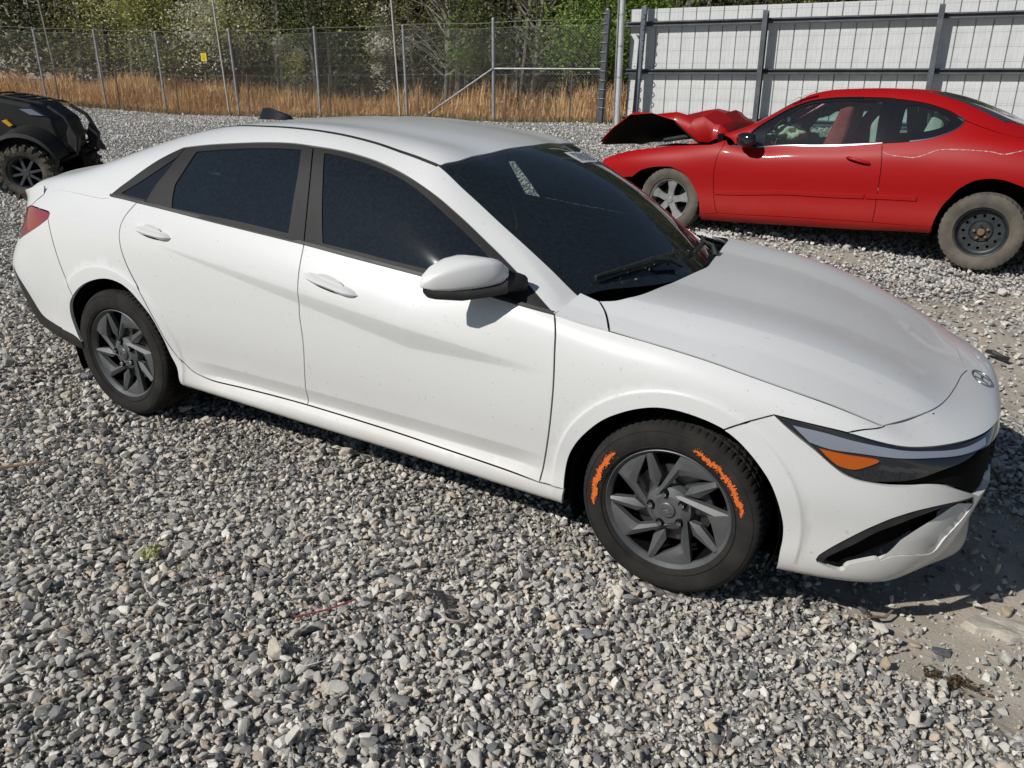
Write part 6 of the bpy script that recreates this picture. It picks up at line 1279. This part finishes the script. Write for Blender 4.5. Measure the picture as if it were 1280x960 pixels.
# ============================================================ off-road buggy at the left edge
atv = empty("utility_vehicle", (-8.80, 2.80, gz(-8.8, 2.8)-.03), label="black off-road utility vehicle with muddy knobbly tyres at the left edge", cat="utility vehicle")
atv.rotation_euler = (0, 0, math.atan2(.49, .87)); atv.scale = (.93, .93, .86); ATVK = noisy("black_body", (.004, .004, .005), (.009, .009, .009), 10, rough=.55); MUD = noisy("muddy_rubber", (.03, .028, .023), (.115, .10, .075), 7, 6, bump=.3, rough=.95, lo=.4, hi=.62)
def mud_wheel(x, y):
    m = MB(); s = 1 if y < 0 else -1; m.lathe([(.175, .10), (.182, -.06), (.198, -.095), (.205, -.10), (.205, -.09), (.19, -.07)], 48); m.lathe([(.001, -.085), (.035, -.085), (.045, -.07), (.05, -.04)], 24)
    for k in range(8):
        q = k*math.pi/4+.25; c, sn = math.cos(q), math.sin(q); pts = [(.03, -.018), (.19, -.014), (.19, .014), (.03, .018)]; P = [(a*c-b*sn, a*sn+b*c) for a, b in pts]
        m.add([(p[0], -.078, p[1]) for p in P]+[(p[0], -.05, p[1]) for p in P], [(0, 1, 2, 3), (7, 6, 5, 4), (0, 4, 5, 1), (1, 5, 6, 2), (2, 6, 7, 3), (3, 7, 4, 0)])
    W = m.obj("wheel", plain("buggy_rim", (.09, .095, .10), rough=.4, metal=.4) if "buggy_rim" not in bpy.data.materials else bpy.data.materials["buggy_rim"], atv, auto=.4); W.location = (x, y, .355); W.rotation_euler = (0, 0, 0 if s > 0 else math.pi)
    t = MB(); t.lathe([(.200, -.095), (.225, -.118), (.27, -.128), (.315, -.12), (.335, -.10), (.338, 0), (.335, .10), (.27, .128), (.2, .095)], 64)
    for k in range(22):
        q = 2*math.pi*k/22
        for sd in (-1, 1):
            q2 = q+(math.pi/22 if sd > 0 else 0); M = Matrix.Rotation(-q2, 3, 'Y'); t.box(M @ Vector((.345, sd*.062, 0)), (.035, .085, .045), M @ Matrix.Rotation(.35*sd, 3, 'X')); t.box(M @ Vector((.315, sd*.118, .01)), (.06, .03, .04), M)
    t.obj("tyre", MUD, W); MB().lathe([(.001, .0), (.18, .0)], 24).obj("backing", DARK, W)
mud_wheel(0, -.52); mud_wheel(0, .52); mud_wheel(-2.0, -.52); mud_wheel(-2.0, .52)
b = MB(); b.prism([(.30, .62), (.33, .80), (.28, 1.02), (.05, 1.20), (-.35, 1.27), (-.62, 1.24), (-.66, .55), (-.35, .50)], -.36, .36); b.obj("hood", ATVK, atv, bevel=.05, seg=3)
for s in (-1, 1):
    V = []; n = 16
    for i in range(n):
        q = math.radians(15+150*i/(n-1)); V += [(.44*math.cos(q), s*.34, .42+.46*math.sin(q)+.06), (.44*math.cos(q), s*.66, .42+.44*math.sin(q)), (.44*math.cos(q), s*.67, .42+.44*math.sin(q)-.05)]
    MB().add(V, [(3*i+j, 3*i+3+j, 3*i+4+j, 3*i+1+j) for i in range(n-1) for j in range(2)]).obj("fender", ATVK, atv, auto=.7)
    l = MB(); l.prism([(.20, 1.06), (.06, 1.14), (-.08, 1.135), (.04, 1.065)], s*.372, s*.345); l.obj("headlight", plain("buggy_lens", (.20, .24, .30), rough=.1, coat=1) if s < 0 else bpy.data.materials["buggy_lens"], atv, bevel=.006)
    l = MB(); l.prism([(-.24, 1.0), (-.17, .93), (-.22, .91), (-.30, .98)], s*.40, s*.36); l.obj("side_reflector", plain("buggy_amber", (.75, .36, .01), rough=.3) if s < 0 else bpy.data.materials["buggy_amber"], atv, bevel=.005)
    a = MB(); a.tube([(.05, s*.2, .48), (.0, s*.48, .36)], .022, 8); a.tube([(-.2, s*.2, .50), (0, s*.48, .36)], .022, 8); a.tube([(.0, s*.22, .9), (0, s*.44, .42)], .035, 10); a.obj("suspension_arm", STEEL_DK, atv, auto=.7)
    a = MB(); a.tube([(.30, s*.30, .50), (.48, s*.28, .58), (.52, s*.28, .80), (.40, s*.28, 1.05), (.22, s*.27, 1.17)], .024, 8); a.obj("bumper_bar", BLACK_PL, atv, auto=.8)
    a = MB(); a.prism([(.40, .60), (.50, .62), (.54, .80), (.44, .95), (.40, .84)], s*.30, s*.22); a.obj("bumper_plate", BLACK_PL, atv, bevel=.01)
    a = MB(); a.tube([(-1.0, s*.5, 1.1), (-1.15, s*.55, 1.85), (-1.9, s*.55, 1.85), (-2.2, s*.5, 1.0)], .028, 8); a.obj("roll_bar", BLACK_PL, atv, auto=.8)
a = MB(); 
for k in range(5): a.tube([(.12-.15*k, -.30, 1.225+.02*k), (.12-.15*k, .30, 1.225+.02*k)], .012, 6)
for s in (-1, 1): a.tube([(.18, s*.30, 1.205), (-.30, s*.30, 1.285), (-.55, s*.30, 1.30)], .014, 6)
a.obj("front_rack", BLACK_PL, atv, auto=.8)
a = MB(); a.box((-1.3, 0, .75), (1.6, 1.0, .35)); a.box((-1.6, 0, 1.05), (.2, .95, .5)); a.box((-2.35, 0, 1.0), (.7, 1.0, .3)); a.obj("tub", ATVK, atv, bevel=.04)
for k in (-.28, .28): MB().tube([(.42, k, .72), (.42, -k, .72)], .02, 8).obj("bumper_bar", BLACK_PL, atv, auto=.8) if k < 0 else None

# ============================================================ parked car at the right edge (only its bumper corner reaches the picture)
pk = empty("parked_car", (1.62, 4.35, gz(1.5, 4.2)), label="blue grey car bumper corner just entering at the right edge", cat="car")
V = []; prof = [(.0, .10), (.035, .14), (.05, .30), (.06, .48), (.03, .60), (-.03, .68)]; path = [(.10+.9, -.62), (.55, -.60), (.15, -.50), (-.08, -.36), (-.20, -.12), (-.24, .2), (-.24, .6), (-.20, .95), (-.05, 1.2), (.3, 1.32), (1.0, 1.34)]
for i, (x, y) in enumerate(path):
    p0 = path[max(i-1, 0)]; p1 = path[min(i+1, len(path)-1)]; t = Vector((p1[0]-p0[0], p1[1]-p0[1])).normalized(); nrm = Vector((-t.y, t.x)); 
    if nrm.dot(Vector((x-.6, y-.35))) < 0: nrm = -nrm
    V += [(x+nrm.x*d, y+nrm.y*d, z) for d, z in prof]
m_ = len(prof); MB().add(V, [(i*m_+j, i*m_+m_+j, i*m_+m_+j+1, i*m_+j+1) for i in range(len(path)-1) for j in range(m_-1)]).obj("bumper", paint("bluegrey_paint", (.10, .13, .17), (.2, .19, .17), .5, amt=.4), pk, auto=.9)
m = MB(); m.prism([(-.15, .66), (.0, .80), (.5, .88), (1.0, .9), (1.0, .3), (-.1, .3)], -.5, 1.22); m.obj("trunk", bpy.data.materials["bluegrey_paint"], pk, bevel=.08, seg=4)

# ============================================================ litter
def lay(x, y, dz=0): return Vector((x, y, gz(x, y)+dz))
m = MB(); a = lay(1.05, 2.46, .045); bq = lay(1.17, 2.37, .035); d = (bq-a); m.tube([a, a+d*.3+Vector((0, 0, .01)), bq], [.012, .016, .012], 5); m.box((a+bq)/2+Vector((.0, .0, .004)), (.15, .035, .012), Matrix.Rotation(-.64, 3, 'Z')); tag(m.obj("plastic_strip", BLACK_PL, bevel=.003), "short black plastic strip lying on the gravel beyond the sedan's nose", "debris")
def slab(name, ring, z0, th, mat, label, cat, seed):
    r = np.random.default_rng(seed); n = len(ring); c = np.mean(ring, 0); V = [(x+r.normal(0, .004), y+r.normal(0, .004), z0+r.uniform(0, .006)+th) for x, y in ring]+[(c[0]+(x-c[0])*1.06, c[1]+(y-c[1])*1.06, z0-.02) for x, y in ring]+[(c[0]+(x-c[0])*.5, c[1]+(y-c[1])*.5, z0+th+r.uniform(.0, .01)) for x, y in ring]+[(c[0], c[1], z0+th+.004)]
    F = [(i, n+i, n+(i+1) % n, (i+1) % n) for i in range(n)]+[(i, (i+1) % n, 2*n+(i+1) % n, 2*n+i) for i in range(n)]+[(2*n+i, 2*n+(i+1) % n, 3*n) for i in range(n)]
    return tag(MB().add(V, F).obj(name, mat, bevel=.003, seg=1), label, cat)
SLAB = noisy("crusted_soil", (.40, .355, .295), (.55, .50, .43), 22, bump=.5, rough=.95)
slab("soil_crust", [(.955, -.455), (1.0, -.40), (1.07, -.372), (1.16, -.36), (1.26, -.39), (1.25, -.46), (1.16, -.45), (1.10, -.475), (1.05, -.47), (1.0, -.485)], gz(1.1, -.42)+.0, .022, SLAB, "flat pale crust of dried soil on the bare dirt by the bumper", "soil", 3)
def rock(x, y, s, sc, mat, label, seed):
    me = stone_mesh(seed); me.materials.append(mat); o = link(bpy.data.objects.new("rock", me)); o.scale = Vector(sc)*s; o.location = lay(x, y, s*sc[2]*.55); o.rotation_euler = (.2, .1, seed); return tag(o, label, "rock")
PALE = noisy("pale_rock", (.48, .45, .40), (.62, .59, .53), 3, bump=.4, rough=.9); DKR = noisy("dark_rock", (.09, .10, .115), (.17, .18, .20), 3, bump=.4, rough=.85); TANR = noisy("tan_rock", (.36, .28, .19), (.46, .38, .28), 3, bump=.4, rough=.9)
rock(-.18, -1.83, .042, (1, .9, .8), PALE, "rounded pale rock at the bottom edge below the sedan's front door", 31)
rock(.90, -.66, .035, (1.4, .9, .6), DKR, "dark bluish rock at the edge of the bare soil near the bottom right", 32)
rock(.80, -.60, .026, (1.3, .8, .6), PALE, "flat light rock on the bare soil near the bumper corner", 33)
rock(.74, -.86, .03, (.6, .9, 1.6), TANR, "upright tan splinter of rock among the gravel at lower right", 34)
rock(1.03, -.64, .022, (1, .8, .6), DKR, "small grey rock lying alone on the bare soil", 35)
rock(1.10, -.30, .035, (1.2, .9, .7), TANR, "tan clod at the sunlit edge of the sedan's shadow on the right", 36)
ring_ = MB(); c = lay(-.51, -1.39, .022); ring_.tube([c+Vector((.034*math.cos(q)*1.2, .034*math.sin(q), .004*q)) for q in np.linspace(0, 8.2, 40)], .0045, 6); tag(ring_.obj("wire_coil", noisy("dull_wire", (.26, .22, .19), (.36, .31, .27), 30, rough=.7), auto=.8), "small coil of dull wire lying on the gravel below the front door", "wire")
st_ = MB(); st_.tube([lay(-.66, -1.30, .02), lay(-.60, -1.33, .035), lay(-.53, -1.40, .025)], [.005, .012, .006], 6); tag(st_.obj("plastic_shard", BLACK_PL, auto=.8), "thin black plastic shard beside the wire coil on the gravel", "debris")
WOOD = noisy("dry_wood", (.22, .14, .09), (.34, .24, .16), 15, rough=.9)
for i, (pts, rr, lab) in enumerate(([[(-2.70, -1.62), (-2.62, -1.53), (-2.55, -1.44)], .007, "thin brown stick lying on the gravel at the left edge"], [[(-.95, -1.66), (-.88, -1.58), (-.83, -1.50)], .004, "reddish twig on the gravel left of the wire coil"], [[(.66, -.66), (.72, -.60), (.74, -.55)], .006, "dark twig on the soil below the bumper"])):
    tw = MB(); tw.tube([lay(x, y, .028+.006*k) for k, (x, y) in enumerate(pts)], [rr, rr*.9, rr*.6], 6); tag(tw.obj("stick", WOOD if i != 1 else plain("red_twig", (.30, .06, .06), rough=.8), auto=.8), lab, "stick")
lf = quads("weed_tuft", np.array([lay(-1.62, -1.66)+Vector((rng.normal(0, .018), rng.normal(0, .018), .03+.02*rng.random())) for k in range(40)]), .011, LM['olive'], seed=4); tag(lf, "small green weed growing through the gravel at lower left", "plant")
dl = quads("dead_leaf_pile", np.array([lay(.93, -.80)+Vector((rng.normal(0, .045), rng.normal(0, .022), .012+.012*rng.random())) for k in range(120)]), .009, leaf_mat("dead_leaf", (.05, .03, .015), (.11, .07, .04), (.18, .12, .07)), seed=6); tag(dl, "patch of dark brown dead leaves at the edge of the bare soil", "leaves", kind="stuff")
# leaf litter caught at the foot of the windscreen
lp = []
for k in range(260):
    y = rng.uniform(-.55, .7); x = -.315-.15*(abs(y)/.78)**2.2-abs(rng.normal(0, .035)); lp.append((x, y, 0))
q = near_uv(SD, np.array([(x, y, .95) for x, y, _ in lp[:60]]), 120, 90); pp = SD.pos(q)+[.015, 0, .012]
lo = quads("leaf_crumbs", pp+rng.normal(0, .006, pp.shape)+CO, rng.uniform(.003, .008, len(pp)), leaf_mat("leaf_crumb", (.07, .045, .025), (.15, .10, .06), (.26, .2, .13)), car, seed=8)
tag(lo, kind="stuff")
